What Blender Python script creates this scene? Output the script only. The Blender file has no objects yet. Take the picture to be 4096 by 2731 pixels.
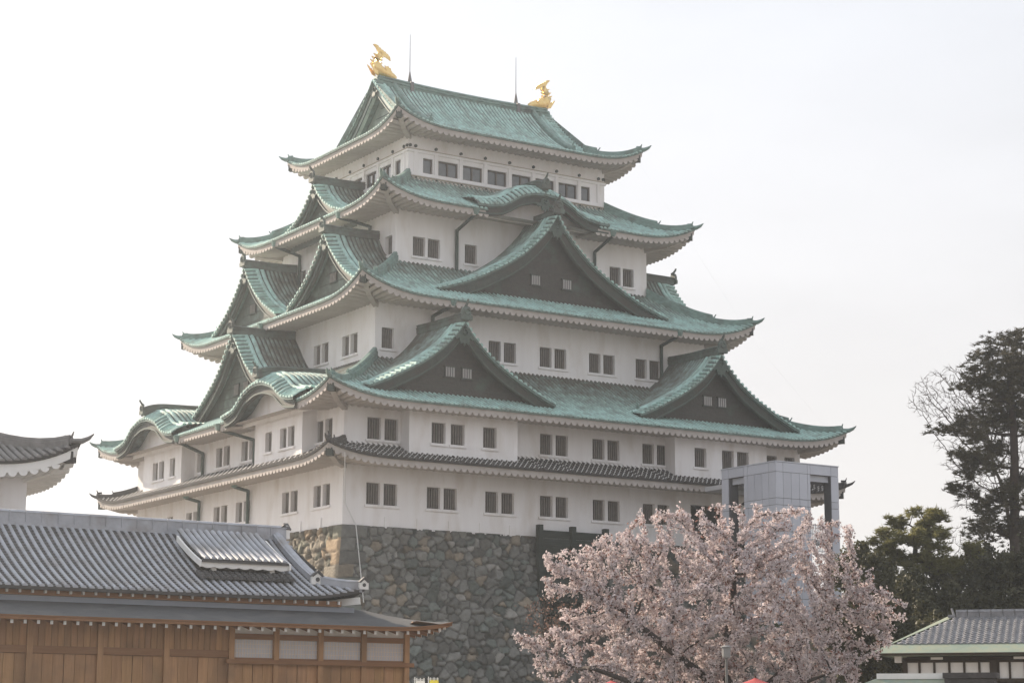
import bpy, math, random
import numpy as np
from mathutils import Vector, Matrix, kdtree, noise as mnoise

random.seed(7); rng = np.random.default_rng(7)
S = bpy.context.scene
COL = S.collection
R = math.radians
GZ = -15.42                       # ground level (keep's eave datum is z = 0)

# ------------------------------------------------------------------ camera
CAM = np.array([-74.616, -122.458, -13.822]); YAW, PIT, ROLL = 0.99811779, 0.18995868, 0.003067478
cy, sy, cp, sp = math.cos(YAW), math.sin(YAW), math.cos(PIT), math.sin(PIT)
FW = np.array([cy*cp, sy*cp, sp]); RT0 = np.array([sy, -cy, 0.]); UP0 = np.cross(RT0, FW)
RT = math.cos(ROLL)*RT0 + math.sin(ROLL)*UP0; UP = math.cos(ROLL)*UP0 - math.sin(ROLL)*RT0
cd = bpy.data.cameras.new('camera'); cd.lens = 70.769; cd.sensor_width = 36.0; cd.clip_start = 0.5; cd.clip_end = 6000
cam = bpy.data.objects.new('camera', cd); COL.objects.link(cam)
M = Matrix.Identity(4)
for i in range(3):
    M[i][0] = RT[i]; M[i][1] = UP[i]; M[i][2] = -FW[i]; M[i][3] = CAM[i]
cam.matrix_world = M
S.camera = cam
HF = np.array([cy, sy, 0.]); HR = RT0      # horizontal forward / right of the viewing direction

# ------------------------------------------------------------------ world, sun, exposure
HAZE = .00048
SUN_EL, SUN_AZ = R(28), R(105.5)             # azimuth counter-clockwise from +X
SUNV = Vector((math.cos(SUN_EL)*math.cos(SUN_AZ), math.cos(SUN_EL)*math.sin(SUN_AZ), math.sin(SUN_EL)))
W = bpy.data.worlds.new('World'); S.world = W; W.use_nodes = True
nt = W.node_tree; N = nt.nodes; N.clear()
out = N.new('ShaderNodeOutputWorld'); bg = N.new('ShaderNodeBackground')
sky = N.new('ShaderNodeTexSky'); sky.sky_type = 'NISHITA'; sky.sun_disc = False
sky.sun_elevation = SUN_EL; sky.sun_rotation = R(90) - SUN_AZ
sky.air_density = 1.0; sky.dust_density = 6.0; sky.ozone_density = 1.0
hs = N.new('ShaderNodeHueSaturation'); hs.inputs['Saturation'].default_value = 0.22
veil = N.new('ShaderNodeMixRGB'); veil.inputs[0].default_value = 0.70; veil.inputs[2].default_value = (8.15, 8.5, 9.25, 1)
# thin high cloud: faint streaks
tc = N.new('ShaderNodeTexCoord'); mp = N.new('ShaderNodeMapping'); mp.inputs['Scale'].default_value = (2.0, 2.0, 7.0)
cn = N.new('ShaderNodeTexNoise'); cn.inputs['Scale'].default_value = 2.4; cn.inputs['Detail'].default_value = 6
cr = N.new('ShaderNodeMapRange'); cr.inputs[1].default_value = 0.3; cr.inputs[2].default_value = 0.7
cr.inputs[3].default_value = 0.955; cr.inputs[4].default_value = 1.035
cm = N.new('ShaderNodeMixRGB'); cm.blend_type = 'MULTIPLY'; cm.inputs[0].default_value = 1
L = nt.links
zs_ = N.new('ShaderNodeSeparateXYZ'); L.new(tc.outputs['Generated'], zs_.inputs[0])
zr = N.new('ShaderNodeMapRange'); zr.inputs[1].default_value = 0.02; zr.inputs[2].default_value = 0.42; L.new(zs_.outputs[2], zr.inputs[0])
vc = N.new('ShaderNodeMixRGB'); vc.inputs[1].default_value = (9.3, 8.8, 8.4, 1); vc.inputs[2].default_value = (8.3, 8.7, 9.5, 1)
L.new(zr.outputs[0], vc.inputs[0]); L.new(vc.outputs[0], veil.inputs[2])
L.new(sky.outputs[0], hs.inputs['Color']); L.new(hs.outputs[0], veil.inputs[1])
L.new(tc.outputs['Generated'], mp.inputs[0]); L.new(mp.outputs[0], cn.inputs['Vector']); L.new(cn.outputs['Fac'], cr.inputs[0])
L.new(veil.outputs[0], cm.inputs[1]); L.new(cr.outputs[0], cm.inputs[2]); L.new(cm.outputs[0], bg.inputs[0])
bg.inputs[1].default_value = 0.062
L.new(bg.outputs[0], out.inputs[0])
sd = bpy.data.lights.new('sun', 'SUN'); sd.energy = 5.0; sd.angle = R(0.6); sd.color = (1.0, 0.84, 0.66)
sun = bpy.data.objects.new('sun', sd); COL.objects.link(sun)
sun.rotation_euler = (-SUNV).to_track_quat('-Z', 'Y').to_euler(); sun.location = (-60, 60, 80)
S.view_settings.view_transform = 'Standard'; S.view_settings.look = 'None'; S.view_settings.gamma = 1; S.view_settings.exposure = 1.0
S.render.engine = 'CYCLES'; S.cycles.use_denoising = True; S.cycles.max_bounces = 6
try: S.cycles.transparent_max_bounces = 8
except Exception: pass

# ------------------------------------------------------------------ materials
def rgba(c): return (c[0], c[1], c[2], 1)
MATS = {}
def mat(name, c1, c2=None, scale=2.0, detail=6, rough=0.8, bump=0.0, bscale=None, stretch=(1, 1, 1), contrast=(0.35, 0.65),
        c3=None, s3=0.25, c3r=(0.5, 0.7), attr=None, metal=0.0, spec=0.3, trans=0.0, c3stretch=(1, 1, 1), bdist=0.05):
    """c1..c2 mixed by noise, a third colour in larger stains, 'attr': Col attribute mixed in by mode."""
    m = bpy.data.materials.new(name); m.use_nodes = True; t = m.node_tree; n = t.nodes; l = t.links
    b = n['Principled BSDF']; b.inputs['Roughness'].default_value = rough; b.inputs['Metallic'].default_value = metal
    b.inputs['Specular IOR Level'].default_value = spec
    tc = n.new('ShaderNodeTexCoord'); mp = n.new('ShaderNodeMapping'); mp.inputs['Scale'].default_value = stretch
    l.new(tc.outputs['Object'], mp.inputs[0])
    nz = n.new('ShaderNodeTexNoise'); nz.inputs['Scale'].default_value = scale; nz.inputs['Detail'].default_value = detail
    nz.inputs['Roughness'].default_value = 0.62; l.new(mp.outputs[0], nz.inputs['Vector'])
    mr = n.new('ShaderNodeMapRange'); mr.inputs[1].default_value, mr.inputs[2].default_value = contrast; l.new(nz.outputs['Fac'], mr.inputs[0])
    mx = n.new('ShaderNodeMixRGB'); mx.inputs[1].default_value = rgba(c1); mx.inputs[2].default_value = rgba(c2 or c1); l.new(mr.outputs[0], mx.inputs[0])
    col = mx.outputs[0]
    if c3:
        mp3 = n.new('ShaderNodeMapping'); mp3.inputs['Scale'].default_value = c3stretch; mp3.inputs['Location'].default_value = (3.1, 7.7, 1.9)
        l.new(tc.outputs['Object'], mp3.inputs[0])
        n3 = n.new('ShaderNodeTexNoise'); n3.inputs['Scale'].default_value = s3; n3.inputs['Detail'].default_value = 5; l.new(mp3.outputs[0], n3.inputs['Vector'])
        r3 = n.new('ShaderNodeMapRange'); r3.inputs[1].default_value, r3.inputs[2].default_value = c3r; l.new(n3.outputs['Fac'], r3.inputs[0])
        m3 = n.new('ShaderNodeMixRGB'); m3.inputs[2].default_value = rgba(c3); l.new(r3.outputs[0], m3.inputs[0]); l.new(col, m3.inputs[1]); col = m3.outputs[0]
    if attr:
        at = n.new('ShaderNodeAttribute'); at.attribute_name = 'Col'
        if attr == 'mul':
            ma = n.new('ShaderNodeMixRGB'); ma.blend_type = 'MULTIPLY'; ma.inputs[0].default_value = 1
            l.new(col, ma.inputs[1]); l.new(at.outputs['Color'], ma.inputs[2])
        else:                      # a colour: brown, unpatinated copper where Col.r is high
            se = n.new('ShaderNodeSeparateColor'); l.new(at.outputs['Color'], se.inputs[0])
            ad = n.new('ShaderNodeMath'); ad.operation = 'MULTIPLY_ADD'; l.new(nz.outputs['Fac'], ad.inputs[0]); ad.inputs[1].default_value = 1.5
            sb = n.new('ShaderNodeMath'); sb.operation = 'SUBTRACT'; l.new(se.outputs[0], sb.inputs[0]); sb.inputs[1].default_value = 0.72; l.new(sb.outputs[0], ad.inputs[2])
            cl = n.new('ShaderNodeClamp'); l.new(ad.outputs[0], cl.inputs[0])
            ma = n.new('ShaderNodeMixRGB'); ma.inputs[2].default_value = rgba(attr); l.new(cl.outputs[0], ma.inputs[0]); l.new(col, ma.inputs[1])
        col = ma.outputs[0]
    l.new(col, b.inputs['Base Color'])
    if bump:
        bn = n.new('ShaderNodeTexNoise'); bn.inputs['Scale'].default_value = bscale or scale*4; bn.inputs['Detail'].default_value = 5
        l.new(mp.outputs[0], bn.inputs['Vector'])
        bp = n.new('ShaderNodeBump'); bp.inputs['Strength'].default_value = bump; bp.inputs['Distance'].default_value = bdist
        l.new(bn.outputs['Fac'], bp.inputs['Height']); l.new(bp.outputs[0], b.inputs['Normal'])
    if trans:
        tr = n.new('ShaderNodeBsdfTranslucent'); l.new(col, tr.inputs['Color']); ms = n.new('ShaderNodeMixShader'); ms.inputs[0].default_value = trans
        l.new(b.outputs[0], ms.inputs[1]); l.new(tr.outputs[0], ms.inputs[2]); l.new(ms.outputs[0], n['Material Output'].inputs[0])
    MATS[name] = m
    return m

BROWN = (0.120, 0.112, 0.095)
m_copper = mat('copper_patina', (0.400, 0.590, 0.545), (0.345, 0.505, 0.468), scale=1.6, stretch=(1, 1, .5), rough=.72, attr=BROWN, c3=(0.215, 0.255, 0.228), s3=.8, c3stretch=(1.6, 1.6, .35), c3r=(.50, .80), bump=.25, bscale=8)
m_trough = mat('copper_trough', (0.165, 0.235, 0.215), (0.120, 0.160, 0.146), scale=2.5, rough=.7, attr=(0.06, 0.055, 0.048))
m_cdark = mat('copper_dark', (0.038, 0.046, 0.039), (0.054, 0.068, 0.058), scale=3, rough=.65, c3=(0.055, 0.050, 0.042), s3=.8, c3r=(.4, .65), bump=.3, bscale=10)
m_cplate = mat('copper_plate', (0.036, 0.031, 0.027), (0.050, 0.045, 0.039), scale=4, rough=.6, c3=(0.060, 0.095, 0.078), s3=.7, c3r=(.55, .8), bump=.3, bscale=9)
m_plaster = mat('plaster', (0.830, 0.815, 0.818), (0.775, 0.752, 0.750), scale=.9, stretch=(1.6, 1.6, .22), rough=.9, c3=(0.610, 0.560, 0.520), s3=.75, c3r=(.52, .88), c3stretch=(1.2, 1.2, .45), bump=.12, bscale=3)
m_plaster2 = mat('plaster_eave_shade', (0.455, 0.418, 0.395), (0.390, 0.352, 0.325), scale=1.2, rough=.9, c3=(0.33, 0.30, 0.27), s3=.8, c3r=(.6, .9))  # plaster darkened below the wall tone; shade of the eaves is in the colour
m_line = mat('moulding_line', (0.46, 0.40, 0.33), (0.40, 0.35, 0.29), rough=.85)
m_tile = mat('grey_tile', (0.080, 0.074, 0.072), (0.055, 0.050, 0.049), scale=3, rough=.75, bump=.2, bscale=10)
m_tiled = mat('grey_tile_dark', (0.050, 0.046, 0.045), (0.035, 0.033, 0.033), scale=3, rough=.7)
m_joint = mat('white_mortar', (0.72, 0.71, 0.70), (0.60, 0.585, 0.57), scale=5, rough=.9)
m_bar = mat('window_bar', (0.150, 0.135, 0.125), (0.190, 0.172, 0.158), scale=4, rough=.8)
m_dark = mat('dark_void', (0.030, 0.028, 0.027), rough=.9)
m_wbar = mat('white_bar', (0.34, 0.325, 0.32), rough=.85)
m_frame = mat('brown_frame', (0.075, 0.058, 0.050), (0.095, 0.075, 0.065), scale=5, rough=.6)
m_glass = mat('window_glass', (0.055, 0.065, 0.075), (0.10, 0.11, 0.12), scale=1.2, rough=.08, spec=.8)
m_stud = mat('green_stud', (0.035, 0.050, 0.045), rough=.5)
m_pipe = mat('pipe_green', (0.030, 0.052, 0.045), (0.045, 0.070, 0.060), scale=4, rough=.55, c3=(0.075, 0.12, 0.10), s3=1.5, c3r=(.6, .8))
m_gold = mat('gold', (0.82, 0.60, 0.26), (0.74, 0.50, 0.18), scale=4, rough=.30, metal=.9, bump=.35, bscale=9)
m_rod = mat('rod', (0.16, 0.15, 0.15), rough=.5, metal=.5)
m_stone = mat('stone', (1.0, 1.0, 1.0), (0.72, 0.72, 0.72), scale=3.0, detail=8, rough=.92, attr='mul', bump=.6, bscale=6, bdist=.08)
m_panel = mat('grey_panel', (0.545, 0.560, 0.615), (0.505, 0.520, 0.575), scale=.8, rough=.5, attr='mul')
m_gap = mat('panel_gap', (0.10, 0.10, 0.11), rough=.8)
m_steel = mat('pale_steel', (0.50, 0.50, 0.52), rough=.5)
m_shaft = mat('shaft_dark', (0.055, 0.055, 0.055), rough=.7)
m_ptile = mat('palace_tile', (0.415, 0.430, 0.470), (0.325, 0.335, 0.368), scale=2.2, rough=.55, bump=.15, bscale=8, c3=(0.27, 0.26, 0.26), s3=1, c3r=(.5, .7))
m_ptiled = mat('palace_tile_flat', (0.095, 0.092, 0.092), (0.065, 0.063, 0.063), scale=3, rough=.65)
m_metal = mat('blue_grey_flashing', (0.27, 0.29, 0.335), (0.24, 0.26, 0.30), scale=1, rough=.5)
m_shingle = mat('shingle', (0.105, 0.106, 0.108), (0.075, 0.077, 0.080), scale=6, stretch=(.5, 3, 3), rough=.85, bump=.8, bscale=12, bdist=.03, c3=(0.125, 0.122, 0.120), s3=.9, c3r=(.5, .7))
m_wood = mat('hinoki_wood', (0.450, 0.258, 0.132), (0.360, 0.200, 0.098), scale=2.2, stretch=(5, 5, .35), rough=.6, bump=.15, attr='mul', c3=(0.29, 0.17, 0.09), s3=.7, c3r=(.5, .7))
m_woodd = mat('hinoki_beam', (0.280, 0.145, 0.070), (0.230, 0.115, 0.055), scale=2.5, stretch=(.4, 4, 4), rough=.6)
m_white = mat('white_paint', (0.78, 0.77, 0.75), (0.72, 0.71, 0.69), scale=2, rough=.85)
m_paper = mat('shoji_paper', (0.60, 0.585, 0.60), (0.55, 0.535, 0.55), scale=2, rough=.9)
m_kumiko = mat('shoji_grid', (0.72, 0.62, 0.52), rough=.8)
m_plk = mat('green_plank', (0.030, 0.036, 0.033), (0.042, 0.050, 0.045), scale=3, stretch=(.5, 2, 4), rough=.9, spec=.1)
m_bark = mat('cherry_bark', (0.042, 0.034, 0.032), (0.075, 0.062, 0.056), scale=5, rough=.9, bump=.5)
m_petal = mat('petal', (1.0, 1.0, 1.0), (0.86, 0.84, 0.84), scale=.9, rough=.8, attr='mul', trans=.30)
m_leafred = mat('young_leaf', (0.21, 0.125, 0.10), (0.16, 0.10, 0.08), scale=2, rough=.7, trans=.3)
m_pbark = mat('pine_bark', (0.075, 0.055, 0.045), (0.050, 0.038, 0.032), scale=4, rough=.9, bump=.5)
m_needle = mat('pine_needle', (0.085, 0.074, 0.042), (0.105, 0.088, 0.055), scale=.6, rough=.7, trans=.18)
m_needle2 = mat('young_pine_needle', (0.230, 0.215, 0.080), (0.140, 0.140, 0.055), scale=.6, rough=.7, trans=.40)
m_evleaf = mat('evergreen_leaf', (0.055, 0.055, 0.028), (0.085, 0.080, 0.040), scale=.5, rough=.6, trans=.3)
m_twig = mat('bare_twig', (0.120, 0.090, 0.072), (0.085, 0.064, 0.052), scale=2, rough=.9)
m_ground = mat('gravel_ground', (0.26, 0.24, 0.21), (0.20, 0.185, 0.165), scale=.6, rough=.95, bump=.4, bscale=20)
m_moss = mat('moss', (0.055, 0.070, 0.025), (0.085, 0.095, 0.035), scale=3, rough=.9)
m_gtile = mat('gate_tile', (0.270, 0.270, 0.285), (0.170, 0.170, 0.180), scale=4, rough=.45, bump=.2)
m_gcop = mat('pale_copper', (0.215, 0.275, 0.230), (0.275, 0.285, 0.205), scale=1.2, stretch=(3, 3, 3), rough=.6, c3=(0.19, 0.24, 0.20), s3=.8, c3r=(.5, .75))
m_gwood = mat('dark_timber', (0.040, 0.030, 0.022), (0.060, 0.045, 0.032), scale=3, rough=.8)
m_red = mat('red_paper', (0.50, 0.10, 0.10), (0.44, 0.08, 0.08), scale=3, rough=.6, trans=.25)
m_yel = mat('yellow_cloth', (0.72, 0.62, 0.10), (0.66, 0.56, 0.08), scale=3, rough=.8, trans=.2)
m_wcl = mat('white_cloth', (0.74, 0.74, 0.72), rough=.8, trans=.2)
m_lamp = mat('lamp_glass', (0.24, 0.24, 0.24), rough=.6, spec=.15)
m_pole = mat('lamp_pole', (0.16, 0.16, 0.155), rough=.5)
m_cable = mat('steel_cable', (0.62, 0.62, 0.62), rough=.5)

# ------------------------------------------------------------------ mesh builder
class MB:
    def __init__(s): s.V = []; s.F = []; s.Mi = []; s.C = []; s.n = 0; s.cur = (0., 0., 0.); s.mi = 0
    def add(s, P, F, mi=None, C=None):
        P = np.asarray(P, float).reshape(-1, 3); o = s.n
        s.V.append(P); s.n += len(P)
        s.C.append(np.tile(np.array(s.cur), (len(P), 1)) if C is None else np.asarray(C, float))
        k = s.mi if mi is None else mi
        for f in F: s.F.append(tuple(int(i)+o for i in f)); s.Mi.append(k)
    def grid(s, G, mi=None, C=None, flip=False):
        G = np.asarray(G, float); h, w = G.shape[:2]
        F = []
        for i in range(h-1):
            for j in range(w-1):
                q = (i*w+j, i*w+j+1, (i+1)*w+j+1, (i+1)*w+j)
                F.append(q[::-1] if flip else q)
        s.add(G.reshape(-1, 3), F, mi, None if C is None else np.asarray(C).reshape(-1, 3))
    def box(s, x0, x1, y0, y1, z0, z1, mi=None, T=None):
        P = np.array([(x, y, z) for z in (z0, z1) for y in (y0, y1) for x in (x0, x1)], float)
        if T is not None: P = np.array([T(*p) for p in P])
        s.add(P, [(0, 2, 3, 1), (4, 5, 7, 6), (0, 1, 5, 4), (2, 6, 7, 3), (0, 4, 6, 2), (1, 3, 7, 5)], mi)
    def bar(s, p0, p1, w, h, up=(0, 0, 1), mi=None):
        p0, p1, up = np.array(p0, float), np.array(p1, float), np.array(up, float)
        t = p1-p0; t /= np.linalg.norm(t); sd = np.cross(t, up); sd /= np.linalg.norm(sd); u = np.cross(sd, t)
        P = [p+a*w/2*sd+b*h/2*u for p in (p0, p1) for a, b in ((-1, -1), (1, -1), (1, 1), (-1, 1))]
        s.add(P, [(3, 2, 1, 0), (4, 5, 6, 7), (0, 1, 5, 4), (1, 2, 6, 5), (2, 3, 7, 6), (3, 0, 4, 7)], mi)
    def quad(s, a, b, c, d, mi=None): s.add([a, b, c, d], [(0, 1, 2, 3)], mi)
    def tube(s, P, r, n=6, mi=None, cap=True):
        P = np.asarray(P, float); m = len(P); r = np.broadcast_to(np.asarray(r, float), (m,))
        T = np.gradient(P, axis=0); T /= np.linalg.norm(T, axis=1)[:, None]+1e-9
        ref = np.array([0, 0, 1.]) if abs(T[:, 2]).mean() < .8 else np.array([1., 0, 0])
        A = np.cross(T, ref); A /= np.linalg.norm(A, axis=1)[:, None]+1e-9; B = np.cross(A, T)
        th = np.linspace(0, 2*np.pi, n, endpoint=False)
        G = P[:, None]+r[:, None, None]*(np.cos(th)[None, :, None]*A[:, None]+np.sin(th)[None, :, None]*B[:, None])
        F = [(i*n+j, i*n+(j+1) % n, (i+1)*n+(j+1) % n, (i+1)*n+j) for i in range(m-1) for j in range(n)]
        if cap: F += [tuple(range(n)), tuple(range((m-1)*n, m*n))[::-1]]
        s.add(G.reshape(-1, 3), F, mi)
    def rib(s, P, side, r, n=5, up=(0, 0, 1), mi=None, cap=True, C=None, capr=None):
        """half-round roll along the path P, lying on the surface"""
        P = np.asarray(P, float); m = len(P); sd = np.asarray(side, float); up = np.asarray(up, float)
        th = np.linspace(0, np.pi, n)
        off = np.cos(th)[:, None]*sd+np.sin(th)[:, None]*up
        G = P[:, None]+r*off[None]
        s.grid(G, mi, None if C is None else np.repeat(np.asarray(C)[:, None], n, 1))
        if cap:
            rr = capr or r; c = P[0]+rr*off; s.add(np.vstack([c]), [tuple(range(n))], mi, None if C is None else np.repeat(np.asarray(C)[:1], n, 0))
    def sweep(s, P, side, prof, up=(0, 0, 1), mi=None, C=None):
        """closed profile (side, up) swept along P"""
        P = np.asarray(P, float); m = len(P); sd = np.broadcast_to(np.asarray(side, float), (m, 3)); up = np.asarray(up, float)
        pr = np.asarray(prof, float); k = len(pr)
        G = P[:, None]+pr[None, :, :1]*sd[:, None]+pr[None, :, 1:]*up
        F = [(i*k+j, i*k+(j+1) % k, (i+1)*k+(j+1) % k, (i+1)*k+j) for i in range(m-1) for j in range(k)]
        F += [tuple(range(k)), tuple(range((m-1)*k, m*k))[::-1]]
        s.add(G.reshape(-1, 3), F, mi, None if C is None else np.repeat(np.asarray(C)[:, None], k, 1).reshape(-1, 3))
    def prism(s, poly, T, d, mi=None):
        """polygon (a, b) extruded 0..d; T maps (a, b, depth) to world"""
        k = len(poly); P = [T(a, b, 0) for a, b in poly]+[T(a, b, d) for a, b in poly]
        F = [tuple(range(k)), tuple(range(k, 2*k))[::-1]]+[(i, (i+1) % k, k+(i+1) % k, k+i) for i in range(k)]
        s.add(P, F, mi)
    def build(s, name, mats, parent=None, col=False, smooth=False):
        me = bpy.data.meshes.new(name)
        if not isinstance(mats, (list, tuple)): mats = [mats]
        V = np.concatenate(s.V) if s.V else np.zeros((0, 3))
        me.from_pydata(V.tolist(), [], s.F)
        for m in mats: me.materials.append(m)
        me.polygons.foreach_set('material_index', np.minimum(np.array(s.Mi, int), len(mats)-1))
        if col:
            at = me.attributes.new('Col', 'FLOAT_COLOR', 'POINT')
            c = np.concatenate(s.C); at.data.foreach_set('color', np.hstack([c, np.ones((len(c), 1))]).ravel())
        if smooth: me.polygons.foreach_set('use_smooth', np.ones(len(s.F), bool))
        me.update()
        o = bpy.data.objects.new(name, me); COL.objects.link(o)
        if parent: o.parent = parent
        return o

def raw_mesh(name, V, F, mats, parent=None, C=None, Mi=None):
    """fast path: V (n,3), F (m,k) numpy, all faces k-gons"""
    me = bpy.data.meshes.new(name); m, k = F.shape
    me.vertices.add(len(V)); me.vertices.foreach_set('co', np.ascontiguousarray(V, dtype=np.float32).ravel())
    me.loops.add(m*k); me.loops.foreach_set('vertex_index', np.ascontiguousarray(F, dtype=np.int32).ravel())
    me.polygons.add(m); me.polygons.foreach_set('loop_start', np.arange(0, m*k, k, dtype=np.int32))
    try: me.polygons.foreach_set('loop_total', np.full(m, k, dtype=np.int32))
    except Exception: pass
    for q in (mats if isinstance(mats, (list, tuple)) else [mats]): me.materials.append(q)
    if Mi is not None: me.polygons.foreach_set('material_index', np.ascontiguousarray(Mi, dtype=np.int32))
    if C is not None:
        at = me.attributes.new('Col', 'FLOAT_COLOR', 'POINT'); at.data.foreach_set('color', np.hstack([C, np.ones((len(C), 1))]).astype(np.float32).ravel())
    me.update(calc_edges=True); me.validate()
    o = bpy.data.objects.new(name, me); COL.objects.link(o)
    if parent: o.parent = parent
    return o

def tag(o, label=None, cat=None, group=None, kind=None):
    if label: o['label'] = label
    if cat: o['category'] = cat
    if group: o['group'] = group
    if kind: o['kind'] = kind
    return o
def thing(name, loc, label, cat, group=None):
    o = bpy.data.objects.new(name, None); COL.objects.link(o); o.location = loc; o.empty_display_size = .5
    return tag(o, label, cat, group)
def child(o, root):
    """parent keeping world coordinates (meshes are modelled in world coordinates)"""
    o.parent = root; o.matrix_parent_inverse = Matrix.Translation(root.location).inverted()
    return o

# local frame of a side k: a along the side, q outwards from the centre
def LK(k, cx=0., cy=0.):
    def f(a, q, z):
        if k == 0: return (cx+a, cy-q, z)
        if k == 1: return (cx+q, cy+a, z)
        if k == 2: return (cx-a, cy+q, z)
        return (cx-q, cy-a, z)
    return f
def DK(k, a, q):
    x, y, _ = LK(k)(a, q, 0); return np.array([x, y, 0.])

# ------------------------------------------------------------------ roof kit
class Roof:
    """hipped skirt roof: eave half sizes HX, HY; inner (wall above) half sizes IX, IY"""
    def __init__(s, HX, HY, IX, IY, z0, H, c, U, LU, WX, WY, cx=0., cy=0., equal=False):
        s.HX, s.HY, s.IX, s.IY, s.z0, s.H, s.c, s.U, s.LU, s.WX, s.WY, s.cx, s.cy = HX, HY, IX, IY, z0, H, c, U, LU, WX, WY, cx, cy
        s.equal = equal
    def dims(s, k):
        A, Q, I, J, WA, WQ = (s.HX, s.HY, s.IX, s.IY, s.WX, s.WY) if k % 2 == 0 else (s.HY, s.HX, s.IY, s.IX, s.WY, s.WX)
        return A, Q, A-I, Q-J, WA, WQ           # half length, half out, E (along), D (inwards), wall
    def lift(s, e, b): return s.U*max(0., 1-max(0., e)/s.LU)**3.0*max(0., 1-b)**1.05
    def z(s, k, a, d):
        A, Q, E, D, _, _ = s.dims(k); b = d/D; m = (D+E)/2
        e = (A-abs(a))/E*m
        return s.z0+s.H*((1-s.c)*b+s.c*b*b)+s.lift(e, b)
    def dmax(s, k, a):
        A, Q, E, D, _, _ = s.dims(k); return D*max(0., min(1., (A-abs(a))/E))
    def eave(s, k, a): return s.z(k, a, 0)

def cut_d0(roof, k, a, cuts):
    for (kk, c, hw, zf) in cuts:
        if kk == k and abs(a-c) < hw:
            zb = zf(a-c); d = 0.
            while d < 6 and roof.z(k, a, d) < zb-.05: d += .1
            return d
    return 0.

def roof_tiles(mb, roof, k, pitch=.34, r=.108, N=9, cuts=(), brown=None, dmax=None, amin=None, steps=0, collars=False, mrib=0, msheet=1, mjoint=2, edge=True, clip=None, capr=None):
    A, Q, E, D, WA, WQ = roof.dims(k); f = LK(k, roof.cx, roof.cy); sd = DK(k, 1, 0)
    dm = dmax or (lambda a: roof.dmax(k, a))
    n = int(2*A/pitch); a_s = (np.arange(n)-(n-1)/2)*pitch
    cols = np.concatenate([[-A], a_s, [A]])
    if clip: cols = cols[(cols >= clip[0]) & (cols <= clip[1])]; a_s = a_s[(a_s >= clip[0]) & (a_s <= clip[1])]
    bf = brown or (lambda a, b: 0.)
    def path(a, N=N, lift=0.):
        d0, d1 = cut_d0(roof, k, a, cuts), dm(a)
        d1 = max(d1, d0); ds = np.linspace(d0, d1, N)
        P = np.array([f(a, Q-d, roof.z(k, a, d)+lift) for d in ds]); C = np.array([(bf(a, d/D), 0, 0) for d in ds])
        return P, C, d0, d1
    if steps:
        G = []; CC = []; ns = steps
        for a in cols:
            d1 = dm(a); row = []; DT = roof.HY if isinstance(roof, TopRoof) else D
            for i in range(ns):
                for q, h in ((i/ns, .035), ((i+1)/ns-1e-3, 0.0)):
                    d = q*DT
                    d = min(d, d1); row.append(f(a, Q-d, roof.z(k, a, d)+h))
            G.append(row)
        mb.grid(np.array(G), msheet, flip=True)
    else:
        PP = [path(a) for a in cols]
        mb.grid(np.array([p[0] for p in PP]), msheet, np.array([p[1] for p in PP]), flip=True)
    for a in a_s:
        P, C, d0, d1 = path(a, lift=0.0)
        if d1-d0 < .25: continue
        mb.rib(P, sd, r, 5, mi=mrib, C=C, capr=capr or r*1.12)
        if collars:
            L = d1-d0; m = int(L/.42)
            for i in range(m):
                dd = d0+.12+i*.42+(.21 if round(a/pitch) % 2 else 0)
                if dd+.08 > d1: break
                PQ = [f(a, Q-x, roof.z(k, a, x)) for x in (dd, dd+.075)]
                mb.rib(PQ, sd, r*1.16, 5, mi=mjoint, cap=False)
    if edge:   # drip edge under the tiles
        prev = None
        for a in np.linspace(-A, A, 121):
            if clip and not clip[0] <= a <= clip[1]: prev = None; continue
            z = roof.eave(k, a)
            if cut_d0(roof, k, a, cuts) > .15: prev = None; continue
            cur = (f(a, Q, z+.02), f(a, Q-.03, z-.11), f(a, Q-.45, z-.10))
            if prev:
                mb.quad(prev[0], prev[1], cur[1], cur[0], msheet); mb.quad(prev[1], prev[2], cur[2], cur[1], msheet)
            prev = cur

def roof_eaves(mb, roof, k, pitch=.46, r=.195, cuts=(), slope=.10, fas=.29, clip=None, mf=0, ms=0):
    """white fascia board, scalloped plaster rafters and soffit under side k"""
    A, Q, E, D, WA, WQ = roof.dims(k); f = LK(k, roof.cx, roof.cy); sd = DK(k, 1, 0); DW = Q-WQ
    lift = lambda a, d: roof.lift((A-abs(a)), min(1, d/(DW+.6)))
    zs = lambda a, d: roof.z0-.10+lift(a, d)+slope*d
    lim = A-.12
    prev = None
    for a in np.linspace(-lim, lim, 101):
        if (clip and not clip[0] <= a <= clip[1]) or cut_d0(roof, k, a, cuts) > .15: prev = None; continue
        z = zs(a, 0.12)
        cur = [f(a, Q-.12, z), f(a, Q-.14, z-fas), f(a, Q-.30, z-fas-.005), f(a, Q-.30, z)]
        if prev:
            for i in range(3): mb.quad(prev[i], prev[i+1], cur[i+1], cur[i], mf)
        prev = cur
    # second thinner board above
    n = int(2*(A-.35)/pitch); a_s = (np.arange(n)-(n-1)/2)*pitch
    for a in a_s:
        if clip and not clip[0] <= a <= clip[1]: continue
        d1 = min(DW-.02, A-abs(a)-.12)
        if d1 < .5 or cut_d0(roof, k, a, cuts) > .15: continue
        P = np.array([f(a, Q-d, zs(a, d)-fas+.05) for d in np.linspace(.125, d1, 5)])
        P[:, 2] -= .03
        mb.rib(P, sd, r, 7, up=(0, 0, -1), mi=ms)
    cols = np.linspace(-A+.2, A-.2, 81); G = []
    for a in cols:
        d1 = max(.3, min(DW+.05, A-abs(a)-.05)); G.append([f(a, Q-d, zs(a, d)-fas+.12) for d in np.linspace(.16, d1, 5)])
    mb.grid(np.array(G), ms)

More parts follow.
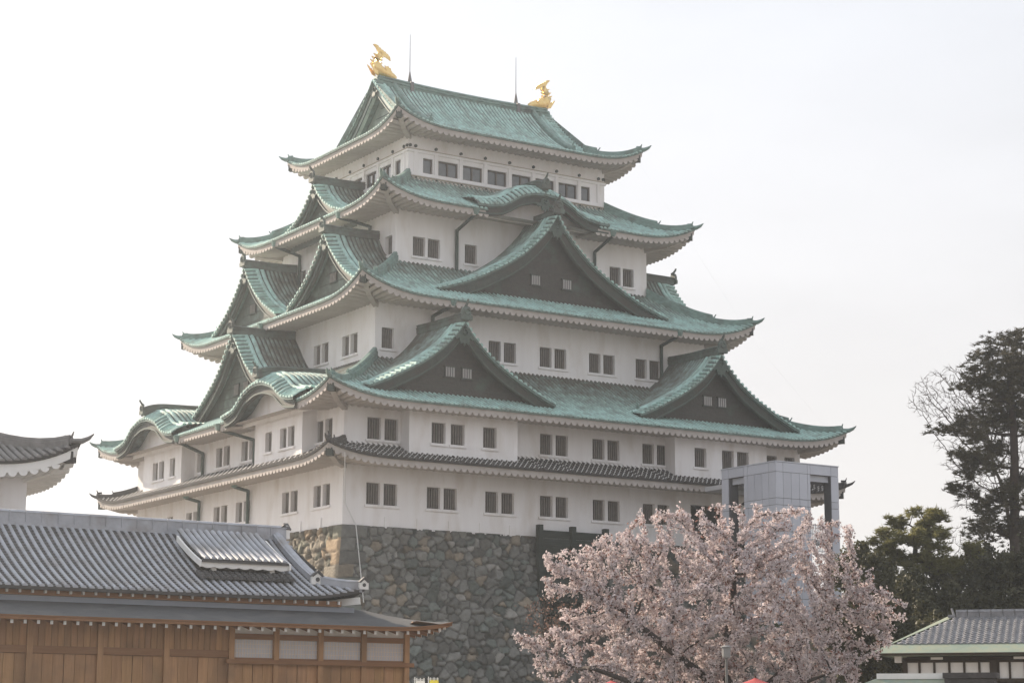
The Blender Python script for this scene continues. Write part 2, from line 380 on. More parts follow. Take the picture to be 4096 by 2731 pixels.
def ornament(mb, p, dirv, s=1., mi=0, horn=True):
    """ridge-end tile: shield plate with shoulders and ring, and an upturned horn"""
    p = np.array(p, float); d = np.array(dirv, float); d /= np.linalg.norm(d); sd = np.cross(d, (0, 0, 1)); sd /= np.linalg.norm(sd)
    T = lambda a, b, t: tuple(p+sd*a*s+np.array([0, 0, 1])*b*s+d*t*s)
    poly = [(-.42, -.30), (.42, -.30), (.46, -.02), (.34, .06), (.33, .36), (.22, .55), (0, .64), (-.22, .55), (-.33, .36), (-.34, .06), (-.46, -.02)]
    mb.prism(poly, T, .20, mi)
    th = np.linspace(0, 2*np.pi, 11)
    mb.tube([T(.2*math.cos(t), .26+.2*math.sin(t), .22) for t in th], .05*s, 4, mi, cap=False)
    if horn:
        mb.tube([T(0, .55, -.1), T(0, .70, .12), T(0, .92, .30), T(0, 1.06, .36)], np.array([.10, .10, .085, .075])*s, 6, mi)

def hip_ridge(mb, roof, sx, sy, mi=0, t_hi=1.0, t_mid=.5, orn=1.0, w=.18, h=.50, brown=None):
    """two-stage hip ridge on the corner (sx, sy)"""
    k = 0; A, Q, E, D, _, _ = roof.dims(0)
    dirv = np.array([sx*E, sy*D, 0.]); dirv /= np.linalg.norm(dirv); sd = np.cross(dirv, (0, 0, 1))
    def pt(t, dz=0.):
        a = A-t*E; d = t*D
        return np.array([roof.cx+sx*a, roof.cy+sy*(Q-d), roof.z(0, a, d)+dz])
    P = np.array([pt(t) for t in np.linspace(t_hi, t_mid, 9)])
    prof = lambda w, h: [(-w, -.1), (-w, h*.55), (-w*.75, h*.6), (-w*.75, h*.8), (-w*.5, h), (w*.5, h), (w*.75, h*.8), (w*.75, h*.6), (w, h*.55), (w, -.1)]
    mb.sweep(P, sd, prof(w*1.25, h*1.25), mi=mi)
    ornament(mb, pt(t_mid, .12)+dirv*.05, dirv, .50*orn, mi)
    P = np.array([pt(t) for t in np.linspace(t_mid, .055, 8)])
    mb.sweep(P, sd, prof(w, h*.85), mi=mi)
    ornament(mb, pt(.05, .10), dirv, .42*orn, mi, horn=False)
    e = pt(.05, .34); mb.tube([e-dirv*.3, e+dirv*.02, e+dirv*.10+np.array([0, 0, .22])], np.array([.10, .09, .03])*orn, 6, mi)
    c = pt(0.0)          # corner eave tile reaching out
    mb.tube([c-dirv*.75+np.array([0, 0, .0]), c, c+dirv*.30+np.array([0, 0, .12]), c+dirv*.52+np.array([0, 0, .30])], np.array([.17, .16, .11, .03])*orn, 6, mi)
def corner_beam(mb, roof, sx, sy, mi=0, mcap=1):
    A, Q, E, D, WA, WQ = roof.dims(0)
    d = np.array([sx, sy, 0.])/math.sqrt(2)
    zt = roof.z0+roof.U-.78
    p1 = np.array([roof.cx+sx*(A-.30), roof.cy+sy*(Q-.30), zt+.10]); p0 = np.array([roof.cx+sx*(WA-.1), roof.cy+sy*(WQ-.1), roof.z0-.35])
    m = p0*.5+p1*.5-np.array([0, 0, .12])
    mb.bar(p0, m, .34, .42, mi=mi); mb.bar(m, p1-d*.35, .33, .40, mi=mi); mb.bar(p1-d*.35, p1+d*.12, .40, .46, mi=mcap)

def gable(root, name, k, a0, qf, hw, zf, qb, ridge_h=.46, orn=1.0, board=.75, wall_set=.85, below=1.0, windows=None, bars='white', kara=False, brown=.25,
          pitch=.33, rise=0., rakes=(.95, 1.35), tym=None, mats=None, boss=True, ridge=True, wallmat=None, boardmat=None, label=None, zb=None):
    """gable (dormer or end) with tiled slopes running down both sides of a ridge at right angles to the front.
    zf(u): height of the tile surface at u across; qf front, qb back"""
    f0 = LK(k); f = lambda u, v, z: f0(a0+u, qf-v, z); dep = qf-qb
    rz_ = lambda v: rise*(1-math.exp(-max(0., v)/.9))
    sdv = DK(k, 0, -1)       # v direction (backwards)
    sda = DK(k, 1, 0)
    mb = MB()
    us = np.linspace(0, hw, 15)
    bc = lambda u: brown*(1.0 if abs(u) < hw else 1)
    # slopes
    for sg in (-1, 1):
        G = np.array([[f(sg*u, v, zf(u)+rz_(v)) for u in us] for v in [0, .4, .8, 1.3, 2.2]+list(np.linspace(3, max(3.2, dep), 4))])
        mb.cur = (min(1., brown+.3), 0, 0); mb.grid(G, 1, flip=(sg > 0))
        v = rakes[-1]+.42
        while v < dep:
            bb = min(.95, brown+.55*(v/dep))
            mb.cur = (bb, 0, 0)
            mb.rib([f(sg*u, v, zf(u)+rz_(v)) for u in us[::-1]], sdv, .105, 5, mi=0, capr=.11); v += pitch
        mb.cur = (.05, 0, 0)
        for rv in rakes: mb.rib([f(sg*u, rv, zf(u)+rz_(rv)+.02) for u in us[::-1]], sdv, .16, 6, mi=0, capr=.17)
        # rake tiles: short rolls from the front edge
        u = .16; L = 0
        uu = np.linspace(0, hw, 200); zz = np.array([zf(x) for x in uu]); ss = np.concatenate([[0], np.cumsum(np.hypot(np.diff(uu), np.diff(zz)))])
        mb.cur = (0.05, 0, 0)
        for s_ in np.arange(.2, ss[-1], .40):
            u = np.interp(s_, ss, uu); z = np.interp(s_, ss, zz)
            du = np.interp(s_+.05, ss, uu)-np.interp(s_-.05, ss, uu); dz = np.interp(s_+.05, ss, zz)-np.interp(s_-.05, ss, zz)
            t = np.array([du, dz])/max(1e-6, math.hypot(du, dz))
            side = sda*sg*t[0]+np.array([0, 0, t[1]]); nrm = -sda*sg*t[1]+np.array([0, 0, t[0]])
            if nrm[2] < 0: nrm = -nrm
            mb.rib([f(sg*u, -.06, z), f(sg*u, .4, z+rz_(.4)), f(sg*u, rakes[0]-.12, z+rz_(rakes[0]-.12))], side, .125, 5, up=nrm, mi=0, capr=.15)
        # edge strip
        G = np.array([[f(sg*u, 0, zf(u)+o) for u in us] for o in (.03, -.14)]); mb.grid(G, 1)
        G = np.array([[f(sg*u, v, zf(u)-.14) for u in us] for v in (0, min(dep, wall_set+.1))]); mb.grid(G, 1)
    if not kara and ridge:
        for sg in (-1, 1):
            ue = hw*.90; ornament(mb, f(sg*ue, sum(rakes)/2, zf(ue)+rz_(1.1)+.15), sda*sg, .42*orn, 2)
    g = mb.build(name, mats or [m_copper, m_trough, m_copper3], root, col=True)
    if label: g['label'] = label
    # bargeboards
    mb = MB()
    ul = np.linspace(0, hw-.05, 19)
    bt = lambda u: board*(1.0-.12*u/hw)
    for sg in (-1, 1):
        for v0, v1, o0, o1 in ((.18, .34, -.10, 0.), (.34, .46, -.10, -.0)):
            pass
        G = np.array([[f(sg*u, .20, zf(u)+o) for u in ul] for o in (-.12, )]+[[f(sg*u, .20, zf(u)-.12-bt(u)) for u in ul]]+[[f(sg*u, .42, zf(u)-.12-bt(u)) for u in ul]]+[[f(sg*u, .42, zf(u)-.12) for u in ul]])
        mb.grid(G, 0)
        # thin raised moulding on the board's upper and lower edge
        for o in (-.17, -.1):
            off = (lambda u: zf(u)-.20) if o == -.17 else (lambda u: zf(u)-.12-bt(u)+.10)
            mb.sweep([f(sg*u, .17, off(u)) for u in ul], -sdv, [(-.0, -.05), (.05, -.05), (.05, .05), (-.0, .05)], mi=1)
    if boss:           # pendant carving under the apex
        z0 = zf(0)-.12-board
        ob_ = orn*(.72 if k in (1, 3) else 1.); T = lambda a, b, t: f(a*ob_, .12-t, z0+b*ob_)
        mb.prism([(-.34, .55), (.34, .55), (.50, .15), (.95, -.10), (.60, -.22), (.42, -.10), (.30, -.55), (.10, -.42), (0, -.70), (-.10, -.42), (-.30, -.55), (-.42, -.10), (-.60, -.22), (-.95, -.10), (-.50, .15)], T, .10, 1)
        mb.tube([T(.17*math.cos(t), .28+.17*math.sin(t), .14) for t in np.linspace(0, 2*np.pi, 9)], .05*orn, 4, 1, cap=False)
    mb.build('bargeboard', [boardmat or m_cdark, m_copper2], g)
    # tympanum
    mb = MB()
    zlow = zb if zb is not None else zf(hw)-below
    uw = np.concatenate([-us[::-1], us[1:]])
    uw = np.linspace(-hw, hw, 41)
    top = [f(u, wall_set, zf(abs(u))-.16) for u in uw]; bot = [f(u, wall_set, min(zlow, zf(abs(u))-.2)) for u in uw]
    mb.grid(np.array([top, bot]), 0)
    if not kara and hw > 4:    # plate seams
        for zz_ in np.arange(zf(hw)+.5, zf(0)-1.2, .62):
            ue = [u for u in np.linspace(0, hw, 60) if zf(u)-.9 > zz_]
            if ue: mb.bar(f(-ue[-1], wall_set-.012, zz_), f(ue[-1], wall_set-.012, zz_), .02, .035, mi=1)
    tw = mb.build('gable_wall', [wallmat or m_cplate, m_cdark], g)
    if windows:
        for (u0, w, z0, z1) in windows:
            mb = MB()
            mb.box(u0-w/2, u0+w/2, wall_set-.02, wall_set-.05, z0, z1, 0, T=lambda a, b, c: f(a, b, c))
            for s_, e_, b0, b1 in ((u0-w/2-.08, u0+w/2+.08, z1, z1+.08), (u0-w/2-.08, u0+w/2+.08, z0-.08, z0)): mb.box(s_, e_, wall_set-.14, wall_set-.001, b0, b1, 2, T=lambda a, b, c: f(a, b, c))
            for i in range(4):
                uc = u0-w/2+w*(i+.5)/4
                mb.box(uc-w*.075, uc+w*.075, wall_set-.13, wall_set-.06, z0, z1, 1, T=lambda a, b, c: f(a, b, c))
            mb.build('gable_vent', [m_dark, m_wbar if bars == 'white' else m_bar, m_cdark], g)
    if ridge:
        mb = MB()
        za = zf(0)+rise*.9
        sag = lambda t: .10*(2*t-1)**2
        P = [f(0, v, za-rise*.6*math.exp(-max(0, v)/.8)+sag(v/dep)) for v in list(np.linspace(-.05, 1.5, 5))+list(np.linspace(2, dep, 7))]
        w, h = .22, ridge_h
        mb.sweep(P, sda, [(-w, -.15), (-w, h*.35), (-w*1.15, h*.38), (-w*1.15, h*.46), (-w*.85, h*.48), (-w*.85, h*.72), (-w*1.05, h*.75), (-w*1.05, h*.82), (-w*.45, h), (w*.45, h), (w*1.05, h*.82), (w*1.05, h*.75), (w*.85, h*.72), (w*.85, h*.48), (w*1.15, h*.46), (w*1.15, h*.38), (w, h*.35), (w, -.15)], mi=0)
        ornament(mb, f(0, -.02, za-rise*.6+.22+sag(0)), -sdv, orn, 0)
        mb.build('gable_ridge', [m_cridge], g)
    return g
m_copper2 = mat('copper_carving', (0.068, 0.098, 0.083), (0.050, 0.068, 0.058), scale=4, rough=.6)
m_cpale_glare = mat('copper_pale_glare', (0.400, 0.450, 0.425), (0.330, 0.390, 0.360), scale=3, rough=.7, c3=(0.22, 0.26, 0.24), s3=.9)  # pale grey-green copper, lightened further so its colour holds the haze glare
m_cside = mat('copper_side_plate', (0.105, 0.125, 0.110), (0.078, 0.092, 0.080), scale=3, rough=.7, c3=(0.17, 0.22, 0.19), s3=1.1, c3r=(.55, .75))
m_cridge = mat('copper_gable_ridge', (0.125, 0.165, 0.145), (0.085, 0.098, 0.086), scale=2.2, rough=.7, c3=(0.085, 0.082, 0.072), s3=.9, c3r=(.45, .7), bump=.2)
m_copper3 = mat('copper_ridge', (0.205, 0.305, 0.275), (0.140, 0.205, 0.185), scale=2.2, stretch=(1, 1, 2.5), rough=.6, c3=(0.095, 0.110, 0.098), s3=.9, c3r=(.5, .75), bump=.2)

# ------------------------------------------------------------------ setting: ground
mb = MB(); g = np.linspace(-700, 700, 26)
mb.grid(np.array([[(x, y, GZ) for x in g] for y in g])); tag(mb.build('ground', m_ground), kind='structure')

# ------------------------------------------------------------------ castle keep
keep = thing('castle_keep', (0, 0, -1.85), 'tall white castle keep with five tiers of green copper roofs', 'castle')
WALL = {1: (18.0, 15.98, -1.93, 2.35), 2: (18.0, 15.98, 2.2, 6.1), 3: (13.48, 11.44, 8.3, 13.75), 4: (10.41, 8.48, 15.6, 20.95), 5: (8.26, 6.31, 22.4, 27.1)}
K_ = None
def keep_obj(mb, name, mats, col=False, smooth=False, parent=None):
    o = mb.build(name, mats, None, col, smooth)
    if parent is None: child(o, keep)
    else: o.parent = parent
    return o

def wall_panel(mb, k, q, a0, a1, z0, z1, holes, depth=.34, f=None):
    f = f or LK(k)
    xs = sorted({a0, a1, *[h[0] for h in holes], *[h[1] for h in holes]}); zs = sorted({z0, z1, *[h[2] for h in holes], *[h[3] for h in holes]})
    inside = lambda x, z: any(h[0] < x < h[1] and h[2] < z < h[3] for h in holes)
    for i in range(len(xs)-1):
        for j in range(len(zs)-1):
            if not inside((xs[i]+xs[i+1])/2, (zs[j]+zs[j+1])/2):
                mb.quad(f(xs[i], q, zs[j]), f(xs[i+1], q, zs[j]), f(xs[i+1], q, zs[j+1]), f(xs[i], q, zs[j+1]))
    for (x0, x1, u0, u1) in holes:
        for A, B in (((x0, u0), (x1, u0)), ((x1, u0), (x1, u1)), ((x1, u1), (x0, u1)), ((x0, u1), (x0, u0))):
            mb.quad(f(A[0], q, A[1]), f(B[0], q, B[1]), f(B[0], q-depth, B[1]), f(A[0], q-depth, A[1]))

def barred_window(k, q, x0, x1, z0, z1, sill=(.13, .13)):
    f = LK(k)
    mb = MB(); mb.quad(f(x0, q-.335, z0), f(x1, q-.335, z0), f(x1, q-.335, z1), f(x0, q-.335, z1), 0)
    for b0, b1, c0, c1 in ((x0, x0+.045, z0, z1), (x1-.045, x1, z0, z1)): mb.box(b0, b1, q-.33, q-.26, c0, c1, 1, T=f)
    for c0, c1 in ((z0, z0+.06), (z1-.06, z1)): mb.box(x0+.045, x1-.045, q-.33, q-.26, c0, c1, 1, T=f)
    w = mb.build('window', [m_dark, m_bar]); child(w, keep)
    mb = MB(); n = 5
    for i in range(n):
        xc = x0+.05+(x1-x0-.1)*(i+.5)/n
        mb.box(xc-.048, xc+.048, q-.32, q-.23, z0+.06, z1-.06, 0, T=f)
    mb.build('window_bars', [m_bar], w)
    if sill:
        mb = MB(); mb.box(x0-sill[0], x1+sill[1], q+.002, q+.10, z0-.17, z0-.02, 0, T=f); mb.build('window_sill', [m_plaster], w)

# window openings, a along the face (front k=0: a=x; left k=3: a=-y)
P = lambda c, g=.62: [(c-g-.48, c-g+.48), (c+g-.48, c+g+.48)]
WIN = {}
WIN[(1, 0)] = [w for c in (-15.32, -11.08, -6.84, -2.72, 1.38, 5.42, 13.9) for w in P(c, .6)]
WIN[(2, 0)] = [w for c in (-15.32, -2.72, 1.38, 5.42) for w in P(c, .6)]+[(15.0, 15.9), (16.6, 17.5)]
WIN[(3, 0)] = [(-12.98, -12.08)]+[w for c in (-8.2, -3.8, .27, 4.32, 8.27, 11.7) for w in P(c, .6)]
WIN[(4, 0)] = [w for c in (-8.0, 8.2) for w in P(c, .58)]+[(-4.98, -4.0), (4.0, 4.98)]
WIN[(1, 3)] = [w for c in (13.25, 8.93, 2.1, -1.4, -5.95, -10.4) for w in P(c, .6)]
WIN[(2, 3)] = [w for c in (13.4, 2.72, -1.25) for w in P(c, .6)]+[(-5.45, -4.55)]
WIN[(3, 3)] = [w for c in (8.05, 4.0, -.2) for w in P(c, .58)]
WIN[(4, 3)] = [(7.1, 8.05), (-5.6, -4.6)]
ZW = {1: (-.54, .79), 2: (3.44, 4.78), 3: (10.11, 11.46), 4: (17.28, 18.60)}
for fl in (1, 2, 3, 4):
    hx, hy, z0, z1 = WALL[fl]; mb = MB()
    for k in range(4):
        A, Q = (hx, hy) if k % 2 == 0 else (hy, hx)
        hs_ = [(a, b, *ZW[fl]) for a, b in WIN.get((fl, k), [])]+([(8.3, 11.1, -1.75, .95)] if (fl, k) == (1, 0) else [])
        wall_panel(mb, k, Q, -A, A, z0, z1, hs_)
        for a, b, c, d in hs_[:len(WIN.get((fl, k), []))]: barred_window(k, Q, a, b, c, d, (.13, .13))
    if fl == 1:      # stone-drop notches along the foot and the shallow corner box on the left face
        for k, Q, ss in ((0, 15.98, np.arange(-14.9, -5, 2.25)), (3, 18.0, (13.1, 10.4, 8.4))):
            for a in ss: mb.box(a-.22, a+.22, Q-.1, Q+.07, -1.93, -1.25, 0, T=LK(k))
    if fl == 2:      # moulded foot of the second storey
        for k in range(4):
            A, Q = (hx, hy) if k % 2 == 0 else (hy, hx)
            mb.box(-A-.1, A+.1, Q+.002, Q+.12, 2.75, 3.16, 0, T=LK(k))
    keep_obj(mb, 'wall', [m_plaster])
mb = MB(); f = LK(0); mb.quad(f(8.3, 15.66, -1.75), f(11.1, 15.66, -1.75), f(11.1, 15.66, .95), f(8.3, 15.66, .95), 0)
for a, b in ((8.3, 8.5), (9.6, 9.8), (10.9, 11.1)): mb.box(a, b, 15.67, 15.8, -1.75, .95, 1, T=f)
child(mb.build('door', [m_dark, m_gwood]), keep)
# fifth storey with its band of large windows
hx, hy, z0, z1 = WALL[5]; mb = MB(); mw = []
for k in range(4):
    A, Q = (hx, hy) if k % 2 == 0 else (hy, hx); f = LK(k)
    if k % 2 == 0: ws = [(-7.08, -6.3)]+[(c-.80, c+.80) for c in (-5.05, -3.05, -1.02, 1.02, 3.03, 5.02)]+[(6.2, 6.98)]
    else: ws = [(-5.25, -4.45)]+[(c-.8, c+.8) for c in (-3.1, -1.05, 1.05, 3.1)]+[(4.45, 5.25)]
    hs_ = [(a, b, 23.78, 24.86) for a, b in ws]
    wall_panel(mb, k, Q, -A, A, z0, z1, hs_, depth=.25)
    edges = sorted([-A+.55, A-.55]+[(ws[i][1]+ws[i+1][0])/2 for i in range(len(ws)-1)])
    for e in edges: mb.box(e-.13, e+.13, Q+.002, Q+.09, 23.78, 25.18, 0, T=f)     # pilasters
    mb.box(-A-.06, A+.06, Q+.002, Q+.10, 25.18, 25.36, 0, T=f); mb.box(-A-.06, A+.06, Q+.002, Q+.12, 23.52, 23.76, 0, T=f)
    mb.box(-A-.10, A+.10, Q+.002, Q+.16, 22.6, 23.24, 0, T=f)
    for zz_ in (25.37, 23.44, 23.27): mb.box(-A-.10, A+.10, Q+.003, Q+.13, zz_, zz_+.045, 1, T=f)
    for e in edges+[-A+.12, A-.12]:
        mb.tube([f(e, Q, 25.62), f(e, Q+.10, 25.62)], .115, 8, 2)
        mb.tube([f(e, Q+.1, 23.36), f(e, Q+.17, 23.36)], .07, 6, 2)
    mw += [(k, Q, *h) for h in hs_] if k in (0, 3) else []
keep_obj(mb, 'wall', [m_plaster, m_line, m_stud])
for k, Q, a, b, c, d in mw:
    f = LK(k); mb = MB()
    for b0, b1, c0, c1 in ((a, a+.09, c, d), (b-.09, b, c, d), (a+.09, b-.09, c, c+.09), (a+.09, b-.09, d-.09, d)): mb.box(b0, b1, Q-.24, Q-.12, c0, c1, 0, T=f)
    if b-a > 1: mb.box((a+b)/2-.06, (a+b)/2+.06, Q-.23, Q-.11, c+.09, d-.09, 0, T=f)
    w = child(mb.build('window', [m_frame]), keep)
    mb = MB(); mb.box(a+.05, b-.05, Q-.22, Q-.19, c+.05, d-.05, 0, T=f); mb.build('window_glass', [m_glass], w)

# projecting bays of the second storey
def profile(us, zs):
    """smooth curve through measured heights across a gable, symmetric in u"""
    u = np.linspace(0, us[-1]+.6, 300); z = np.interp(u, us, zs); z[u > us[-1]] = zs[-1]
    zz = np.concatenate([z[40:0:-1], z, np.full(40, z[-1])]); k = np.hanning(25); k /= k.sum()
    apex = z[0]; zz2 = np.convolve(zz, k, 'same')[40:-40]
    w = np.clip(u/.5, 0, 1); zf_ = zz2*w+z*(1-w)
    return lambda x: float(np.interp(abs(x), u, zf_))
for k, q0, off, cs, hw, z0, z1, wz, wins in (
    (0, 15.98, 1.08, (-10.15, 10.15), 3.93, 2.32, 6.0, (3.36, 4.65), {-10.15: [(-12.5, -11.5), (-11.13, -10.13), (-8.78, -7.78)], 10.15: [(7.86, 8.86), (10.2, 11.2), (11.5, 12.5)]}),
    (3, 18.0, 1.02, (9.13, -9.13), 3.33, 2.22, 6.6, (3.34, 4.6), {9.13: [(7.32, 8.22), (9.4, 10.3), (10.5, 11.4)], -9.13: [(-7.8, -6.9), (-9.7, -8.8), (-10.8, -9.9)]})):
    for c in cs:
        mb = MB(); q = q0+off; f = LK(k)
        hs_ = [(a, b, *wz) for a, b in wins[c]]
        wall_panel(mb, k, q, c-hw, c+hw, z0, z1, hs_)
        for sg in (-1, 1): mb.quad(f(c+sg*hw, q, z0), f(c+sg*hw, q0-.05, z0), f(c+sg*hw, q0-.05, z1), f(c+sg*hw, q, z1))
        mb.quad(f(c-hw, q, z0), f(c+hw, q, z0), f(c+hw, q0, z0), f(c-hw, q0, z0))
        mb.box(c-hw-.10, c+hw+.10, q0-.02, q+.12, z0-.10, z0+.16, 0, T=f)
        child(mb.build('bay', [m_plaster]), keep)
        for a, b, c0, c1 in hs_: barred_window(k, q, a, b, c0, c1, (.12, .12))

# ---- the five roofs
def brown_up(k, strength=.75, start=.35):
    return lambda a, b: strength*max(0., min(1., (b-start)/(1-start)))
ROOFS = {
    1: Roof(20.30, 18.28, 18.0, 15.98, 2.10, 1.02, .15, .72, 5.5, 18.0, 15.98),
    2: Roof(20.38, 18.46, 13.48, 11.44, 5.62, 3.85, .32, 1.02, 6.5, 18.0, 15.98),
    3: Roof(15.98, 14.10, 10.41, 8.48, 13.28, 3.45, .32, 1.28, 6.5, 13.48, 11.44),
    4: Roof(12.96, 11.12, 8.26, 6.31, 20.52, 2.80, .30, 1.15, 6.0, 10.41, 8.48)}
bell_s = profile([0, .6, 1.1, 2.05, 2.75, 3.4, 4.2, 4.8, 5.4], [7.40, 7.37, 7.26, 6.98, 6.5, 6.12, 5.93, 5.86, 5.84])      # karahafu on the left face of roof 2
bell_f = profile([0, .9, 1.6, 2.2, 2.75, 3.4, 4.5, 5.5], [22.25, 22.18, 22.0, 21.72, 21.33, 21.03, 20.85, 20.82])     # karahafu on the front of roof 4
CUTS = {1: (), 2: tuple((k, s_*9.13, 4.5, bell_s) for k in (1, 3) for s_ in (-1, 1)), 3: (), 4: ((0, -.15, 4.5, bell_f), (2, -.15, 4.5, bell_f))}
for i, rf in ROOFS.items():
    mb = MB()
    for k in range(4):
        if i == 1: roof_tiles(mb, rf, k, pitch=.36, r=.10, N=5, collars=(k in (0, 3)), mrib=0, msheet=1, mjoint=2)
        else: roof_tiles(mb, rf, k, cuts=CUTS[i], brown=brown_up(k, {2: .95, 3: .80, 4: .70}[i], {2: .18, 3: .35, 4: .4}[i]))
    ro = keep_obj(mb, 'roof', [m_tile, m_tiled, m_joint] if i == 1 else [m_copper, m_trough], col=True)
    if i == 1: ro['label'] = 'lowest roof, grey tiles with white mortar joints'
    mb = MB()
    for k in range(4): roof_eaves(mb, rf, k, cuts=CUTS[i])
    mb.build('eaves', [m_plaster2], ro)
    for sx in (-1, 1):
        for sy in (-1, 1):
            mb = MB(); corner_beam(mb, rf, sx, sy); mb.build('corner_beam', [m_plaster2, m_cdark], ro)
            mb = MB()
            if i == 1: hip_ridge(mb, rf, sx, sy, t_hi=1., t_mid=.45, orn=.8, w=.16, h=.34)
            else: hip_ridge(mb, rf, sx, sy, t_hi=1.0, t_mid={2: .42, 3: .40, 4: .42}[i])
            mb.build('hip_ridge', [m_tile if i == 1 else m_copper3], ro)

# ---- top roof: hip and gable
class TopRoof(Roof):
    def z(s, k, a, d):
        A = s.HX if k % 2 == 0 else s.HY
        b = d/s.HY; e = A-abs(a)
        return s.z0+s.H*((1-s.c)*b+s.c*b*b)+s.lift(e, min(1., d/4.2))
    def dims(s, k):
        A, Q, WA, WQ = (s.HX, s.HY, s.WX, s.WY) if k % 2 == 0 else (s.HY, s.HX, s.WY, s.WX)
        return A, Q, 4.0, 4.0, WA, WQ
TR = TopRoof(10.36, 8.44, 0, 0, 26.62, 5.45, .74, 1.12, 5.5, 8.26, 6.31)
XG = 7.65
mb = MB()
for k in (0, 2): roof_tiles(mb, TR, k, N=14, dmax=lambda a: TR.HY if abs(a) <= XG else max(0, TR.HX-abs(a)), brown=lambda a, b: .12)
for k in (1, 3): roof_tiles(mb, TR, k, dmax=lambda a: min(TR.HX-6.4, TR.HY-abs(a)), brown=lambda a, b: .15)
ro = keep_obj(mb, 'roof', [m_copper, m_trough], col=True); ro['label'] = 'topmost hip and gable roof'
mb = MB()
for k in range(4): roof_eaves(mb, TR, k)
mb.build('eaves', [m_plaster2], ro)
for sx in (-1, 1):
    for sy in (-1, 1):
        mb = MB(); corner_beam(mb, TR, sx, sy); mb.build('corner_beam', [m_plaster2, m_cdark], ro)
        mb = MB(); hip_ridge(mb, TR, sx, sy, t_hi=.80, t_mid=.62); mb.build('hip_ridge', [m_copper3], ro)
        # descending ridge beside the gable
        mb = MB(); sd = (1, 0, 0)
        pts = [np.array([sx*6.05, sy*(TR.HY-d), TR.z(0, 6.05, d)]) for d in np.linspace(8.1, 3.0, 9)]
        mb.sweep(pts, sd, [(-.2, -.1), (-.2, .3), (-.1, .45), (.1, .45), (.2, .3), (.2, -.1)])
        ornament(mb, pts[-1]+np.array([0, 0, .12]), (0, sy, 0), .62)
        mb.build('descending_ridge', [m_copper3], ro)
mb = MB()
rz = lambda x: 31.35+.16*(abs(x)/7.2)**2
Pp = [(x, 0, rz(x)) for x in np.linspace(-7.3, 7.3, 25)]
pr = [(.34, -.25), (.34, .22), (.40, .24), (.40, .32), (.32, .34), (.32, .60), (.40, .62), (.40, .70), (.30, .72), (.30, .84), (.36, .86), (.22, 1.02)]
mb.sweep(Pp, (0, 1, 0), [(-a, b) for a, b in pr[::-1]][::-1]+pr[::-1])
for x in np.arange(-6.6, 6.7, 1.2): mb.box(x-.04, x+.04, -.36, .36, rz(x)+.3, rz(x)+.62)
for sx in (-1, 1): ornament(mb, (sx*7.3, 0, 31.75), (sx, 0, 0), 1.05, horn=False)
mb.build('top_ridge', [m_copper3], ro)
for sx in (-1, 1):
    mb = MB(); x = sx*4.62
    mb.box(x-.13, x+.13, -.42, .42, rz(x)-.1, rz(x)+1.0); mb.tube([(x, 0, rz(x)+.9), (x, 0, 33.35)], [.21, .03], 8)
    mb.tube([(x, 0, 33.3), (x, 0, 36.15)], [.030, .014], 5)
    keep_obj(mb, 'lightning_rod', [m_rod])

# ---- gables (rake trim, board, wall, ridge)
def concave(za, zb, hw, c): return lambda u: zb+(za-zb)*((1-c)*(1-abs(u)/hw)+c*(1-abs(u)/hw)**2)
top_prof = lambda u: TR.z0+TR.H*((1-TR.c)*((TR.HY-abs(u))/TR.HY)+TR.c*((TR.HY-abs(u))/TR.HY)**2)
def gb(*a, **kw):
    g = gable(None, *a, **kw); child(g, keep); return g
for k in (1, 3):
    gb('gable', k, 0, XG, 4.9, lambda u: top_prof(u)+.03, XG-1.0, wall_set=1.1, windows=None, ridge=False, rakes=(.75,), brown=.05, zb=28.2, orn=.9, wallmat=m_cpale_glare, boardmat=m_cpale_glare)
for k in (0, 2): gb('gable', k, 0, 12.42, 9.35, profile([0, .6, 1.5, 2.6, 3.9, 5.6, 7.2, 8.9, 9.35], [20.5, 19.55, 18.55, 17.55, 16.68, 15.75, 15.02, 14.45, 14.3]), 8.3, windows=[(-1.28, .72, 15.62, 16.25), (1.28, .72, 15.62, 16.25)], orn=1.0, board=.95, brown=.15, ridge_h=.26, rise=.22)
for k in (0, 2):
    for c in (-10.2, 10.2):
        gb('gable', k, c, 17.15, 6.85, profile([0, .65, 1.35, 2.1, 3.1, 4.3, 5.3, 6.3, 6.85], [11.15, 10.3, 9.58, 8.97, 8.3, 7.66, 7.14, 6.7, 6.5]), 11.3, windows=[(-.62, .7, 7.72, 8.32), (.62, .7, 7.72, 8.32)], orn=.95, board=.8, brown=.42, rise=.22)
